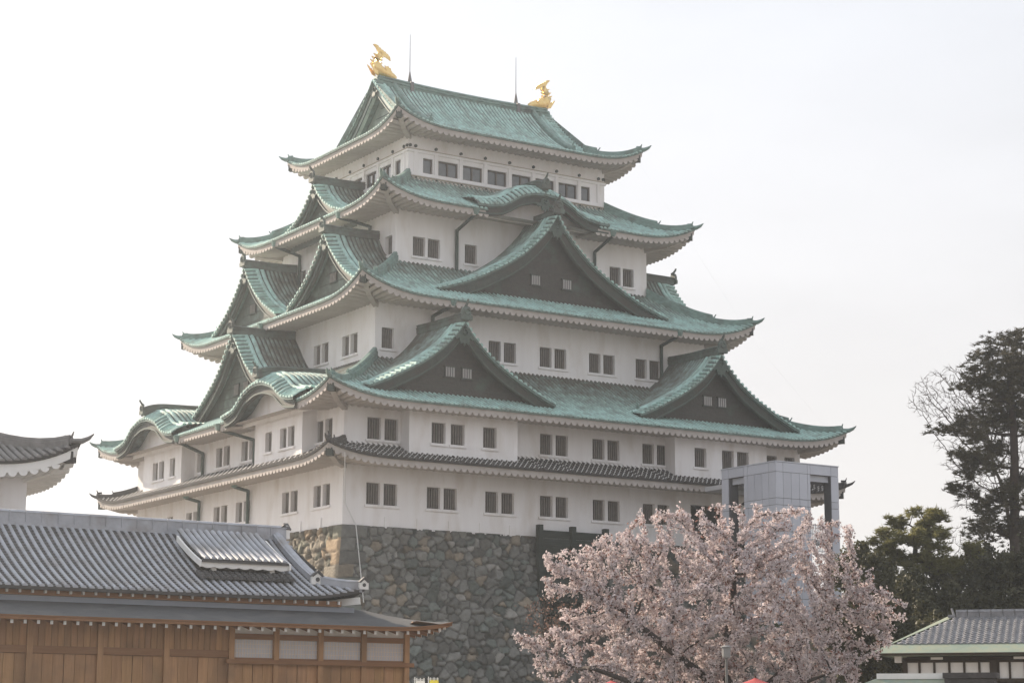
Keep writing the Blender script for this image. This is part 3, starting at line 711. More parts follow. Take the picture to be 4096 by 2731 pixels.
for k in (1, 3):
    gb('gable', k, 0, 12.3, 5.0, profile([0, .7, 1.7, 2.9, 4.2, 5.0], [23.65, 22.78, 21.95, 21.3, 20.88, 20.7]), 8.2, orn=.85, board=.6, brown=.48, wallmat=m_cside, rise=.22)
    for c in (-6.13, 6.13):
        gb('gable', k, c, 14.55, 5.35, profile([0, .75, 1.85, 3.1, 4.5, 5.4], [18.5, 17.42, 16.32, 15.37, 14.6, 14.15]), 10.3, windows=[(0, .9, 15.3, 15.9)], bars='dark', wallmat=m_cside, orn=.9, board=.65, brown=.48, rise=.22)
    gb('gable', k, 0, 18.15, 6.5, profile([0, .77, 1.45, 2.1, 2.95, 3.7, 5.0, 6.2, 6.6], [12.25, 11.45, 10.6, 9.92, 9.25, 8.75, 7.95, 7.25, 7.05]), 13.3, windows=[(-.75, .7, 8.3, 9.0), (.75, .7, 8.3, 9.0)], bars='dark', wallmat=m_cside, orn=.95, board=.8, brown=.55, rise=.22)
    for c in (-9.13, 9.13):
        gb('curved_gable', k, c, 20.6, 5.1, bell_s, 15.2, kara=True, orn=.75, board=.62, brown=.10, boss=False, wall_set=1.3, zb=5.2, wallmat=m_plaster, ridge_h=.5, pitch=.36, rise=.9)
for k in (0, 2):
    gb('curved_gable', k, -.15, 11.15, 5.45, bell_f, 6.2, kara=True, orn=.8, board=.66, brown=.22, wall_set=1.4, zb=20.3, wallmat=m_plaster, ridge_h=.5, pitch=.36, rise=.9)

# ---- downpipes
def downpipe(head, elbow, foot):
    mb = MB(); h = np.array(head, float)
    mb.tube([h+np.array([0, 0, .10]), h-np.array([0, 0, .30])], [.30, .16], 6, 1)
    mb.tube([h-np.array([0, 0, .25]), elbow], .115, 6, 0); mb.tube([np.array(elbow)+np.array([0, 0, .06]), foot], .115, 6, 0)
    z = foot[2]+.8
    keep_obj(mb, 'downpipe', [m_pipe, m_copper3])
for sx in (-1, 1): downpipe((sx*5.65, -10.95, 20.35), (sx*5.72, -8.66, 19.40), (sx*5.72, -8.66, 16.2))
for sx in (-1, 1): downpipe((sx*9.15, -13.9, 13.15), (sx*9.3, -11.62, 12.55), (sx*9.3, -11.62, 9.2))
for sy in (-1, 1): downpipe((-12.8, sy*4.9, 20.35), (-10.59, sy*5.25, 19.72), (-10.59, sy*5.25, 16.4))
downpipe((-15.9, .25, 13.2), (-15.6, .25, 12.4), (-15.6, .25, 11.9))
for y0, y1 in ((-2.95, -3.95), (3.7, 4.1)): downpipe((-20.3, y0, 5.5), (-18.18, y1, 4.62), (-18.18, y1, 2.9))
for y0 in (-3.25, 4.45): downpipe((-19.2, y0, 1.80), (-18.2, y0, 1.35), (-18.2, y0, -1.9))
mb = MB(); mb.tube([(-19.2, -18.4, 2.1), (-18.0, -16.3, -.6), (-17.15, -16.15, -1.9), (-16.95, -16.9, -6.5)], .035, 4); keep_obj(mb, 'conductor_cable', [m_cable])
mb = MB(); Pw = [(10.2, -8.2, 26.6), (12.8, -10.9, 20.3), (15.9, -13.8, 13.2), (20.2, -18.1, 5.4)]
mb.tube(Pw, .003, 4); keep_obj(mb, 'stay_wire', [m_cable])

# ---- golden fish on the ridge
def golden_fish(x, sg, label):
    """sg = +1: head towards +x"""
    root = thing('golden_fish_statue', (x, 0, 32.30), label, 'statue', 'golden ridge statues')
    T = lambda a, z, t=0.: (sg*a, t, z)
    mb = MB()
    path = [(1.02, .22), (.85, .30), (.55, .38), (.20, .44), (-.15, .52), (-.45, .75), (-.58, 1.10), (-.52, 1.45), (-.38, 1.75), (-.26, 2.0)]
    rr = [.20, .27, .34, .40, .43, .41, .35, .27, .20, .15]
    mb.tube([T(a, z) for a, z in path], rr, 10); 
    mb.tube([T(.35, .06), T(.7, .02), T(1.0, .06)], [.22, .18, .12], 8)          # lower jaw
    b = mb.build('body', [m_gold], root, smooth=True)
    mb = MB()
    def fin(poly, t0, t1): mb.prism(poly, lambda a, z, t: T(a, z, t0+t), t1-t0)
    fin([(-.40, 1.80), (-.50, 2.10), (-.62, 2.30), (-.86, 2.52), (-.66, 2.55), (-.56, 2.50), (-.46, 2.48), (-.40, 2.36), (-.26, 2.34), (-.20, 2.22), (-.04, 2.22), (0, 2.12), (.16, 2.12), (.20, 2.0), (.36, 1.98), (.40, 1.86), (.52, 1.80), (.58, 1.52), (.40, 1.62), (.18, 1.72), (0, 1.78), (-.12, 1.70)], -.07, .07)
    mb.build('tail_fin', [m_gold], root)
    mb = MB()
    for q in ((-.62, .62, -1), (-.62, .62, 1)):
        fin([(-.50, .20), (-.78, .28), (-1.22, .98), (-1.00, .86), (-.96, .74), (-.84, .76), (-.80, .62), (-.60, .66)], q[2]*.22-.04, q[2]*.22+.04)
        fin([(.30, .35), (.10, .55), (-.10, .95), (.10, .88), (.20, .98), (.28, .82), (.42, .84), (.46, .62), (.56, .60)], q[2]*.36-.03, q[2]*.36+.03)
    mb.build('side_fins', [m_gold], root)
    mb = MB()
    for a, z, d in ((-.92, .95, .1), (-.98, 1.2, .1), (-.88, 1.45, .12), (-.72, 1.70, .12)):
        fin([(a+.16, z-.14), (a-.10, z+.16), (a+.22, z+.10)], -.05, .05)
    for a, z in ((-.20, 1.15), (-.18, 1.40), (-.12, 1.62)): fin([(a-.08, z-.1), (a+.16, z+.06), (a-.06, z+.12)], -.05, .05)
    mb.build('dorsal_spikes', [m_gold], root)
golden_fish(-6.85, 1, 'gold fish statue on the left, taller looking end of the top ridge')
golden_fish(6.85, -1, 'gold fish statue on the right, lower looking end of the top ridge')

# ------------------------------------------------------------------ stone base (dry stone wall with real relief)
def stone_field(U, Hh, seed, cw=.63, ch=.47, quoin=None, flipq=False, warm=0.):
    """irregular stones over (u, h); returns relief and per-stone colour"""
    r = np.random.default_rng(seed)
    nu, nh = int(U.max()/cw)+4, int(Hh.max()/ch)+4
    ju = (np.arange(nu)[:, None]+.5+r.uniform(-.46, .46, (nu, nh))+.5*(np.arange(nh)[None] % 2))*cw-cw
    jh = (np.arange(nh)[None]+.5+r.uniform(-.44, .44, (nu, nh)))*ch-ch
    tone = r.uniform(0, 1, (nu, nh)); hue = r.uniform(0, 1, (nu, nh)); tx = r.normal(0, .10, (nu, nh)); ty = r.normal(0, .10, (nu, nh)); lift = r.uniform(-.06, .07, (nu, nh))
    size = r.uniform(-.30, .26, (nu, nh))
    ci = np.floor((U+cw)/cw).astype(int); cj = np.floor((Hh+ch)/ch).astype(int)
    best = np.full(U.shape, 1e9); sec = np.full(U.shape, 1e9); bi = np.zeros(U.shape, int); bj = np.zeros(U.shape, int)
    wu = .035*np.sin(5.1*U+4.3*Hh)+.025*np.sin(11.7*Hh-7.9*U); wh = .035*np.sin(4.7*U-6.7*Hh)+.02*np.sin(12.3*U+5.1*Hh)
    ang = r.uniform(-.7, .7, (nu, nh)); el = r.uniform(.75, 1.5, (nu, nh))
    for di in range(-2, 3):
        for dj in range(-2, 3):
            i = np.clip(ci+di, 0, nu-1); j = np.clip(cj+dj, 0, nh-1)
            du = U+wu-ju[i, j]; dh = (Hh+wh-jh[i, j])*1.2
            d = np.sqrt(du*du+dh*dh)-size[i, j]*.5
            m = d < best
            sec = np.where(m, best, np.minimum(sec, d)); bi = np.where(m, i, bi); bj = np.where(m, j, bj); best = np.where(m, d, best)
    edge = np.clip((sec-best-.015)/.11, 0, 1); edge = edge*edge*(3-2*edge)
    relief = .13*edge+lift[bi, bj]+(tx[bi, bj]*(U-ju[bi, bj])+ty[bi, bj]*(Hh-jh[bi, bj]))*edge*1.7
    relief = relief+r.normal(0, .010, U.shape)+.03*np.sin(9*U+5*Hh)*np.sin(8*Hh-4*U)
    if quoin is not None:      # squared corner stones in alternating courses
        dc = np.abs(U-quoin); row = np.floor((Hh+.05*np.sin(2*U))/.80).astype(int); fr_ = (Hh+.05*np.sin(2*U))/.80-row
        wq = np.where((row+(1 if flipq else 0)) % 2 == 0, 1.75, 1.0); mq = dc < wq
        eq = np.clip(np.minimum(np.minimum(fr_, 1-fr_)*.80, np.abs(wq-dc))/.05, 0, 1)
        edge = np.where(mq, eq, edge); relief = np.where(mq, .10*eq, relief); bi = np.where(mq, np.clip(row+3, 0, nu-1), bi); bj = np.where(mq, 2, bj)
    t = tone[bi, bj]; hq = hue[bi, bj]
    base = np.array([.182, .182, .170]); tan = np.array([.245, .210, .165]); grn = np.array([.135, .152, .140]); pale = np.array([.270, .262, .243])
    c = np.where((hq < .56)[..., None], base, np.where((hq < .70)[..., None], tan, np.where((hq < .93)[..., None], grn, pale)))*(.62+.75*t)[..., None]
    c = c*(.42+.58*edge)[..., None]
    c = c*(1+warm*np.array([.16, .02, -.14]))  # tan tint: warmth of the sunlit left face put into the stone colour
    return relief, c
bat = lambda h: .125*h+.0065*h*h
HB = -1.85-GZ
base_root = thing('stone_rampart', (0, 0, GZ), 'battered dry stone foundation of grey and tan boulders under the keep', 'stone wall')
def stone_face(name, p0, p1, res, seed, z_top=-1.85, z_bot=GZ, outward=(0, -1, 0), mitre0=0., mitre1=0., root=None, batter=bat, corner=None, **kw):
    """face between top points p0 and p1 leaning outwards; mitre: sideways spread per unit of batter at each end"""
    p0, p1 = np.array(p0, float), np.array(p1, float); Lh = np.linalg.norm(p1-p0); t = (p1-p0)/Lh; o = np.array(outward, float); H = z_top-z_bot
    nu, nh = int(Lh/res)+1, int(H/res)+1
    s = np.linspace(0, 1, nu); h = np.linspace(0, H, nh); SS, HH = np.meshgrid(s, h)
    B = batter(HH)
    along = SS*Lh-(1-SS)*B*mitre0+SS*B*mitre1
    Uc = along+6+B*mitre0 if corner == 'lo' else (along+6-B*mitre1 if corner == 'hi' else along+6)
    rel, c = stone_field(Uc, HH, seed, quoin=6. if corner == 'lo' else (6.+Lh if corner == 'hi' else None), flipq=corner == 'hi', **kw)
    fade = np.clip(np.minimum(along+B*mitre0, Lh+B*mitre1-along)/.25, 0, 1) if True else 1
    rel = rel*fade
    X = p0[None, None]+along[..., None]*t+(B+rel)[..., None]*o
    X[..., 2] = z_top-HH
    V = X.reshape(-1, 3); idx = np.arange(nu*nh).reshape(nh, nu)
    F = np.stack([idx[:-1, :-1], idx[1:, :-1], idx[1:, 1:], idx[:-1, 1:]], -1).reshape(-1, 4)
    ob = raw_mesh(name, V, F, m_stone, None, c.reshape(-1, 3)); child(ob, root)
    return ob
stone_face('stone_facing', (-18.02, -16.0, 0), (-4.15, -16.0, 0), .075, 3, mitre0=1, root=base_root, corner='lo')
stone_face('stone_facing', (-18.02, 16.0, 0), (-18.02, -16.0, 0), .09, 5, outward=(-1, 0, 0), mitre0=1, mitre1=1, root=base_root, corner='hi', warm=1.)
stone_face('stone_facing', (.95, -16.0, 0), (18.02, -16.0, 0), .16, 8, mitre1=1, root=base_root)
stone_face('stone_facing', (18.02, -16.0, 0), (18.02, 16.0, 0), .5, 9, outward=(1, 0, 0), mitre0=1, mitre1=1, root=base_root)
stone_face('stone_facing', (18.02, 16.0, 0), (-18.02, 16.0, 0), .5, 11, outward=(0, 1, 0), mitre0=1, mitre1=1, root=base_root)
stone_face('stone_facing', (-4.15, -14.6, 0), (.95, -14.6, 0), .2, 12, root=base_root, batter=lambda h: 0*h)
mb = MB(); mb.cur = (.12, .12, .11)
for x in (-4.15, .95):
    hs_ = np.linspace(0, HB, 12); mb.grid(np.array([[(x, -16-bat(h), -1.85-h) for h in hs_], [(x, -14.6, -1.85-h) for h in hs_]]))
mb.grid(np.array([[(-18.02, -16.0, -1.86), (18.02, -16.0, -1.86)], [(-18.02, 16, -1.86), (18.02, 16, -1.86)]]))
child(mb.build('stone_core', [m_stone], col=True), base_root)

# dark green timber gate in the stone base
gate = thing('timber_gate', (-1.7, -16.6, -6.2), 'dark green timber gate with three posts let into the stone base', 'gate')
mb = MB()
for i in range(9): mb.box(-4.2, .85, -16.62, -16.50, -1.95-i*.5, -1.47-i*.5)
child(mb.build('gate_boards', [m_plk]), gate)
for x in (-4.25, -1.72, .85):
    mb = MB(); mb.box(x-.16, x+.16, -16.80, -16.42, -6.4, -1.15); child(mb.build('post', [m_plk]), gate)
mb = MB(); mb.box(-4.5, 1.1, -16.55, -14.6, -6.75, -6.4); child(mb.build('threshold', [m_plk]), gate)

# ------------------------------------------------------------------ haze
mv = bpy.data.materials.new('haze_air'); mv.use_nodes = True; n_ = mv.node_tree.nodes; n_.remove(n_['Principled BSDF'])
pv = n_.new('ShaderNodeVolumePrincipled'); pv.inputs['Color'].default_value = (.88, .94, 1.0, 1); pv.inputs['Density'].default_value = HAZE; pv.inputs['Anisotropy'].default_value = .68
mv.node_tree.links.new(pv.outputs[0], n_['Material Output'].inputs['Volume'])
if HAZE > 0:
    mb = MB(); mb.box(-720, 720, -720, 720, GZ-1, 40); tag(mb.build('haze', [mv]), kind='stuff')
#@@PART2
# ------------------------------------------------------------------ elevator tower on a stone terrace
terr = thing('stone_terrace', (14, -24, GZ), 'low dark stone terrace wall with moss on top behind the cherry tree', 'stone wall')
TZ = -7.75
stone_face('terrace_facing', (2.0, -29, 0), (34, -29, 0), .17, 21, z_top=TZ, batter=lambda h: .12*h, root=terr, cw=1.15, ch=.8)
mb = MB(); mb.cur = (.13, .12, .10); mb.box(2.0, 34, -28.98, -19.6, GZ, TZ-.02); child(mb.build('terrace_core', [m_stone], col=True), terr)
mb = MB(); r_ = random.Random(4)
for i in range(900):
    x = r_.uniform(2.2, 33.5); y = r_.uniform(-29.2, -28.2); h = r_.uniform(.08, .34)
    mb.add([(x-.09, y, TZ-.05), (x+.09, y+.03, TZ-.05), (x+r_.uniform(-.15, .15), y+r_.uniform(-.15, .1), TZ+h)], [(0, 1, 2)])
tag(child(mb.build('moss_fringe', [m_moss]), terr), kind='stuff')

tw = thing('elevator_tower', (9.9, -23.3, TZ), 'grey panel clad elevator tower with open shaft beside the keep', 'tower')
TX0, TX1, TY0, TY1, TT = 7.27, 12.49, -26.0, -20.6, 2.70
core = MB(); core.mi = 1
core.box(TX0+.04, 10.12, TY0+.04, -22.84, TZ, TT-.62)                                    # solid shaft
for x0, x1, y0, y1 in ((11.85, TX1-.04, TY0+.04, -25.3), (TX0+.04, 8.0, -21.4, TY1-.04), (11.85, TX1-.04, -21.3, TY1-.04)): core.box(x0, x1, y0, y1, TZ, TT-.62)
core.box(TX0+.04, TX1-.04, TY0+.04, TY1-.04, TT-.62, TT-.03)
rr = random.Random(5)
cl = MB()
def clad(P0, du, out, cuts_u, rows, skip=()):
    """raised panels with open joints on a vertical face; u runs along du from P0"""
    P0, du, out = np.array(P0, float), np.array(du, float), np.array(out, float)
    for (z0, z1, us) in rows:
        for a, b in us:
            v = rr.uniform(.94, 1.04); cl.cur = (v, v, v*1.01)
            g = .014
            c = [P0+du*(a+g), P0+du*(b-g)]
            q = [(c[0][0], c[0][1], z0+g), (c[1][0], c[1][1], z0+g), (c[1][0], c[1][1], z1-g), (c[0][0], c[0][1], z1-g)]
            top = [tuple(np.array(p)+out*.0) for p in q]; bk = [tuple(np.array(p)-out*.05) for p in q]
            cl.add(top+bk, [(0, 1, 2, 3), (0, 4, 5, 1), (1, 5, 6, 2), (2, 6, 7, 3), (3, 7, 4, 0)])
def rowset(us_full, us_solid, cols):
    rows = [(TT-.62, TT, us_full)]
    z = TT-.62; hs_ = [1.65, .43]*6
    for h in hs_:
        z0 = max(TZ, z-h)
        if z-z0 < .1: break
        rows.append((z0, z, us_solid)); z = z0
    return rows
def split(cs): return [(cs[i], cs[i+1]) for i in range(len(cs)-1)]
Wx, Wy = TX1-TX0, TY1-TY0
fr = [0, .115, .24, .37, .50, .546]
clad((TX0, TY0, 0), (1, 0, 0), (0, -1, 0), None, rowset(split([x*Wx for x in (0, .115, .5, .546, .878, 1)]), split([x*Wx for x in fr])+[(.878*Wx, Wx)], None))
fl_ = [0, .13, .25, .385, .51, .585]
clad((TX0, TY0, 0), (0, 1, 0), (-1, 0, 0), None, rowset(split([x*Wy for x in (0, .13, .51, .585, .87, 1)]), split([x*Wy for x in fl_])+[(.87*Wy, Wy)], None))
clad((TX1, TY0, 0), (0, 1, 0), (1, 0, 0), None, rowset(split([0, .7, 2.7, 4.7, Wy]), [(0, .7), (4.7, Wy)], None))
cl.cur = (1., 1., 1.); cl.box(TX0-.03, TX1+.03, TY0-.03, TY1+.03, TT+.002, TT+.07)
cl.box(10.14, 11.83, TY0+.25, TY0+.35, TT-1.02, TT-.63); cl.box(TX0+.25, TX0+.35, -22.82, -21.42, TT-1.02, TT-.63)
child(core.build('shaft_frame', [m_panel, m_gap]), tw); child(cl.build('panel_cladding', [m_panel], col=True), tw)
for z in (-6.2, -1.95):
    for bx_ in ((10.13, 11.84, TY0+.6, TY1+.2), (8.0, 10.1, -22.8, TY1+.2)):
        mb = MB(); mb.box(*bx_, z-.3, z); child(mb.build('landing', [m_shaft]), tw)
mb = MB(); mb.box(10.14, 11.84, -22.9, -22.75, -1.0, .35); child(mb.build('railing', [m_shaft]), tw)
for p_, q_ in (((10.3, -21.2, .2), (11.8, -21.2, 1.6)), ((8.1, -21.0, .2), (10.0, -21.0, 1.3))):
    mb = MB(); mb.bar(p_, q_, .1, .16); child(mb.build('brace', [m_shaft]), tw)
mb = MB()
for i in range(13): x = 10.2+i*.135; mb.box(x-.018, x+.018, TY0+.16, TY0+.20, -2.75, -1.1)
for z in (-2.75, -2.2, -1.65, -1.1): mb.box(10.13, 11.84, TY0+.15, TY0+.21, z-.03, z+.03)
child(mb.build('guard_lattice', [m_steel]), tw)
mb = MB(); mb.box(TX0+.1, 11.5, TY1+.02, -18.7, 1.50, 1.80); mb.box(TX0+.6, 11.2, TY1+.02, -16.1, -2.25, -1.95); child(mb.build('bridge_canopy', [m_steel]), tw)

# ------------------------------------------------------------------ corner turret at the left edge
m_ttile = mat('turret_tile', (0.215, 0.205, 0.200), (0.150, 0.143, 0.140), scale=3, rough=.6, bump=.2)
tu = thing('corner_turret', (-52.0, -35.2, GZ), 'white plastered turret with grey tiled roof, cut by the left edge', 'turret')
RT_ = Roof(7.72, 6.65, .6, .6, -3.12, 3.4, .30, 1.15, 5.0, 6.0, 5.0, cx=-51.95, cy=-35.22)
mb = MB()
for k in range(4): roof_tiles(mb, RT_, k, pitch=.31, r=.10, N=8, mrib=0, msheet=1, collars=False)
tr_ = child(mb.build('roof', [m_ttile, m_tiled]), tu)
mb = MB()
for k in range(4): roof_eaves(mb, RT_, k, fas=.36)
mb.build('eaves', [m_white], tr_)
for sx in (-1, 1):
    for sy in (-1, 1):
        mb = MB(); corner_beam(mb, RT_, sx, sy); mb.build('corner_beam', [m_white, m_tiled], tr_)
        mb = MB(); hip_ridge(mb, RT_, sx, sy, t_hi=1, t_mid=.55, orn=.8); mb.build('hip_ridge', [m_ttile], tr_)
mb = MB()
for k in range(4):
    A, Q = (6.0, 5.0) if k % 2 == 0 else (5.0, 6.0)
    wall_panel(mb, k, Q, -A, A, -9, -2.9, [(-.5, .5, -5.6, -4.3)], f=LK(k, -51.95, -35.22))
child(mb.build('wall', [m_plaster]), tu)
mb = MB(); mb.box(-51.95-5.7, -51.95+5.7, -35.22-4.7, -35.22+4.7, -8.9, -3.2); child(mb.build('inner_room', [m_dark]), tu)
for i, (p0, p1, o) in enumerate((((-57.95, -40.22, 0), (-45.95, -40.22, 0), (0, -1, 0)), ((-45.95, -40.22, 0), (-45.95, -30.22, 0), (1, 0, 0)))):
    stone_face('stone_footing', p0, p1, .4, 31+i, z_top=-9, outward=o, mitre0=1, mitre1=1, root=tu)

# ------------------------------------------------------------------ wooden palace in the foreground
pal = thing('wooden_palace', (-54.2, -50.75, GZ), 'long timber palace hall with ribbed grey tile roof and white screens', 'palace')
PX, PY = -54.2, -50.75
PT = TopRoof(16.15, 4.85, 0, 0, -9.08, 2.64, .30, .42, 4.5, 15.0, 3.6, cx=PX, cy=PY)
PG = 15.0
mb = MB()
DX0, DX1 = -43.95-PX, -40.5-PX          # smoke-vent opening
for k in (0, 2): roof_tiles(mb, PT, k, pitch=.30, r=.080, N=12, dmax=lambda a: PT.HY if abs(a) <= PG else max(0, PT.HX-abs(a)), steps=26, mrib=0, msheet=1, capr=.105)
for k in (1, 3): roof_tiles(mb, PT, k, pitch=.30, r=.088, N=6, dmax=lambda a: min(1.5, PT.HY-abs(a)), mrib=0, msheet=1, capr=.105)
pr_ = child(mb.build('tile_roof', [m_ptile, m_ptiled]), pal)
# ridges
def roll_ridge(mb, P, side, w, h, n=3):
    pr = [(-w, -.15), (-w, h*.72), (-w*1.12, h*.72), (-w*1.12, h*.78), (-w*.8, h*.80), (-w*.55, h*.95), (0, h), (w*.55, h*.95), (w*.8, h*.80), (w*1.12, h*.78), (w*1.12, h*.72), (w, h*.72), (w, -.15)]
    mb.sweep(P, side, pr)
mb = MB(); za = PT.z0+PT.H
roll_ridge(mb, [(x, PY, za+.02) for x in np.linspace(PX-PG-.1, PX+PG+.12, 12)], (0, 1, 0), .24, .44)
for x in np.arange(PX-PG+.3, PX+PG, .62): mb.box(x-.02, x+.02, PY-.285, PY+.285, za, za+.40)
mb.build('main_ridge', [m_ptile], pr_)
def palace_end(mb, p, d, s=1.):
    """flat white-faced ridge-end tile with a dark boss"""
    p = np.array(p, float); d = np.array(d, float); d /= np.linalg.norm(d); sd = np.cross(d, (0, 0, 1))
    T = lambda a, b, t: tuple(p+sd*a*s+np.array([0, 0, 1])*b*s+d*t*s)
    mb.prism([(-.24, -.22), (.24, -.22), (.24, .12), (.12, .26), (-.12, .26), (-.24, .12)], T, .14, 0)
    mb.prism([(-.28, .12), (0, .36), (.28, .12), (.20, .08), (0, .24), (-.20, .08)], T, .18, 1)
    th = np.linspace(0, 2*np.pi, 8, endpoint=False)
    mb.prism([(.09*math.cos(t), -.02+.09*math.sin(t)) for t in th], lambda a, b, t: T(a, b, .14+t), .03, 1)
for sx in (-1, 1):
    mb = MB(); palace_end(mb, (PX+sx*(PG+.10), PY, za+.18), (sx, 0, 0), 1.1); palace_end(mb, (PX+sx*(PG+.05), PY-.02, za+.18), (0, -1, 0), .9); mb.build('ridge_end_tile', [m_white, m_ptiled], pr_)
    for sy in (-1, 1):
        mb = MB()
        pts = [np.array([PX+sx*(PG-.28), PY+sy*(PT.HY-d), PT.z(0, PG-.28, d)]) for d in np.linspace(4.7, 1.25, 9)]
        roll_ridge(mb, pts, (1, 0, 0), .17, .34); mb.build('descending_ridge', [m_ptile], pr_)
        mb = MB(); palace_end(mb, pts[-1]+np.array([0, sy*.02, .16]), (0, sy, 0), .95); mb.build('ridge_end_tile', [m_white, m_ptiled], pr_)
        mb = MB(); dv = np.array([sx, sy, 0.])/math.sqrt(2); sdv = np.cross(dv, (0, 0, 1))
        pts = [np.array([PX+sx*(PT.HX-t), PY+sy*(PT.HY-t), PT.z(0, PT.HX-t, t)]) for t in np.linspace(1.45, .06, 7)]
        roll_ridge(mb, pts, sdv, .15, .30); mb.build('hip_ridge', [m_ptile], pr_)
        mb = MB(); palace_end(mb, pts[-1]+np.array([0, 0, .14]), (0, sy, 0), .8); mb.build('ridge_end_tile', [m_white, m_ptiled], pr_)
    # rake tiles and gable wall
    mb = MB(); xg = PX+sx*PG
    for sy in (-1, 1):
        for d in np.arange(1.5, 4.7, .30):
            z = PT.z(0, PG, d); mb.rib([(xg+sx*.16, PY+sy*(PT.HY-d), z), (xg-sx*.25, PY+sy*(PT.HY-d), z)], (0, 1, 0), .088, 5, mi=0, capr=.10)
    mb.build('rake_tiles', [m_ptile], pr_)
    mb = MB(); xs_ = PX+sx*(PG-.35); ys = np.linspace(-3.5, 3.5, 21)
    mb.grid(np.array([[(xs_, PY+y, PT.z(0, PG-.5, PT.HY-abs(y))-.1) for y in ys], [(xs_, PY+y, PT.z0+.3) for y in ys]]))
    mb.build('gable_wall', [m_woodd], pr_)
# raised smoke-vent roof
vent = MB(); x0, x1 = -43.98, -40.5
ye0, ye1 = -51.55, -54.05; vz = lambda y: -6.47+(-7.72+6.47)*(1.22*((ye0-y)/(ye0-ye1))-.22*((ye0-y)/(ye0-ye1))**2)
ysv = np.linspace(ye0, ye1, 9)
vent.grid(np.array([[(x, y, vz(y)) for y in ysv] for x in np.linspace(x0, x1, 3)]), 1)
nr = 13
for i in range(nr):
    x = x0+.16+(x1-x0-.32)*i/(nr-1); vent.rib([(x, y, vz(y)) for y in ysv[::-1]], (1, 0, 0), .09, 5, mi=0, capr=.10)
vent.box(x0-.02, x1+.02, ye1-.02, ye1+.3, -7.83, -7.74, 1)
vo = vent.build('smoke_vent_roof', [m_ptile, m_ptiled]); vo.parent = pr_
mb = MB()
for x, s_ in ((x0, -1), (x1, 1)):
    a, b = sorted((x+s_*.04, x+s_*.14))
    P_ = [(x+s_*.09, y, vz(y)-.12) for y in ysv[1:]]; mb.sweep(P_, (1, 0, 0), [(-.04, -.15), (.04, -.15), (.04, .07), (-.04, .07)])
n_ = 14
xs_ = np.linspace(x0-.1, x1+.1, n_*8+1)
low = [(x, ye1+.06, -7.99-.05*abs(math.sin((x-x0)*math.pi*n_/2/(x1-x0)))) for x in xs_]; up_ = [(x, ye1+.06, -7.83) for x in xs_]
mb.grid(np.array([up_, low])); mb.grid(np.array([low, [(p[0], p[1]+.12, p[2]) for p in low]]))
for x in (x0+.55, x1-.55): mb.box(x-.09, x+.09, ye1+.2, ye1+.5, -8.12, -7.9)
mb.build('vent_fascia', [m_white], vo)
mb = MB()
mb.box(x0+.15, x1-.15, -53.62, -51.9, -9.2, -7.62)
mb.build('vent_opening', [m_dark], vo)
mb = MB()
mb.box(x0+.25, x1-.25, -53.72, -53.64, -8.08, -8.0)
for j in range(3):
    for i in range(15):
        xx = x0-.1+(x1-x0+.1)*i/14; y_ = -54.05-.16*j; zz = PT.z(0, xx-PX, PT.HY-(PY-y_))+.13
        mb.rib([(xx, y_-.10, zz-.03), (xx, y_+.18, zz+.06)], (1, 0, 0), .12, 5, capr=.12)
mb.build('vent_apron_tiles', [m_ptiled], vo)
# strip between the two roofs, with white rafter ends
mb = MB()
mb.box(PX-15.4, PX+15.35, PY-4.5, PY+4.5, -9.36, -9.16, 0)
child(mb.build('upper_eaves_board', [m_woodd]), pal)
for i in range(38):
    x = PX+15.2-i*.455; mb = MB(); mb.box(x-.035, x+.035, PY-4.50, PY-3.9, -9.28, -9.18, 0); mb.box(x-.035, x+.035, PY-4.62, PY-4.505, -9.29, -9.17, 1)
    child(mb.build('upper_rafter', [m_woodd, m_white]), pal)
mb = MB(); mb.bar((PX+15.0, PY-3.8, -9.25), (PX+16.0, PY-4.75, -9.12), .16, .26); child(mb.build('corner_rafter', [m_white]), pal)
LR = Roof(19.0, 6.55, 16.55, 3.95, -10.15, .74, .12, .27, 3.6, 17.84, 5.25, cx=PX, cy=PY)
mb = MB(); mb.box(PX-16.3, PX+15.95, PY-4.42, PY+4.42, -9.62, -9.365); child(mb.build('metal_flashing', [m_metal]), pal)
mb = MB()
for k in range(4):
    A, Q, E, D, _, _ = LR.dims(k); f = LK(k, PX, PY)
    cols = np.concatenate([np.linspace(-A, -A+4, 30), np.linspace(-A+4, A-4, 60)[1:-1], np.linspace(A-4, A, 30)])
    mb.grid(np.array([[f(a, Q-d, LR.z(k, a, d)) for d in np.linspace(0, LR.dmax(k, a), 12)] for a in cols]), 0, flip=True)
    mb.grid(np.array([[f(a, Q-o, LR.z(k, a, 0)-h) for o, h in ((0, 0), (.015, .045), (.05, .05), (.06, .15), (1.6, .02))] for a in cols]), 1, flip=True)
child(mb.build('shingle_roof', [m_shingle, m_woodd]), pal)
for i in range(42):
    x = PX+18.55-i*.4575; z = LR.z(0, x-PX, 0)-.21; mb = MB()
    mb.bar((x, PY-5.2, z+.27), (x, PY-6.33, z), .085, .11); mb.box(x-.05, x+.05, PY-6.352, PY-6.332, z-.07, z+.055, 1)
    child(mb.build('rafter', [m_woodd, m_white]), pal)
for i in range(9):
    y = PY-5.9+i*.4575; z = LR.z(1, y-PY, 0)-.21; mb = MB(); mb.bar((PX+17.6, y, z+.27), (PX+18.78, y, z), .085, .11); mb.box(PX+18.782, PX+18.80, y-.05, y+.05, z-.07, z+.055, 1)
    child(mb.build('rafter', [m_woodd, m_white]), pal)
mb = MB(); mb.bar((PX+17.7, PY-5.1, -10.2), (PX+18.75, PY-6.25, -10.05), .14, .2); mb.bar((PX+18.75, PY-6.25, -10.05), (PX+18.80, PY-6.30, -10.04), .16, .24, mi=1)
child(mb.build('hip_rafter', [m_woodd, m_white]), pal)
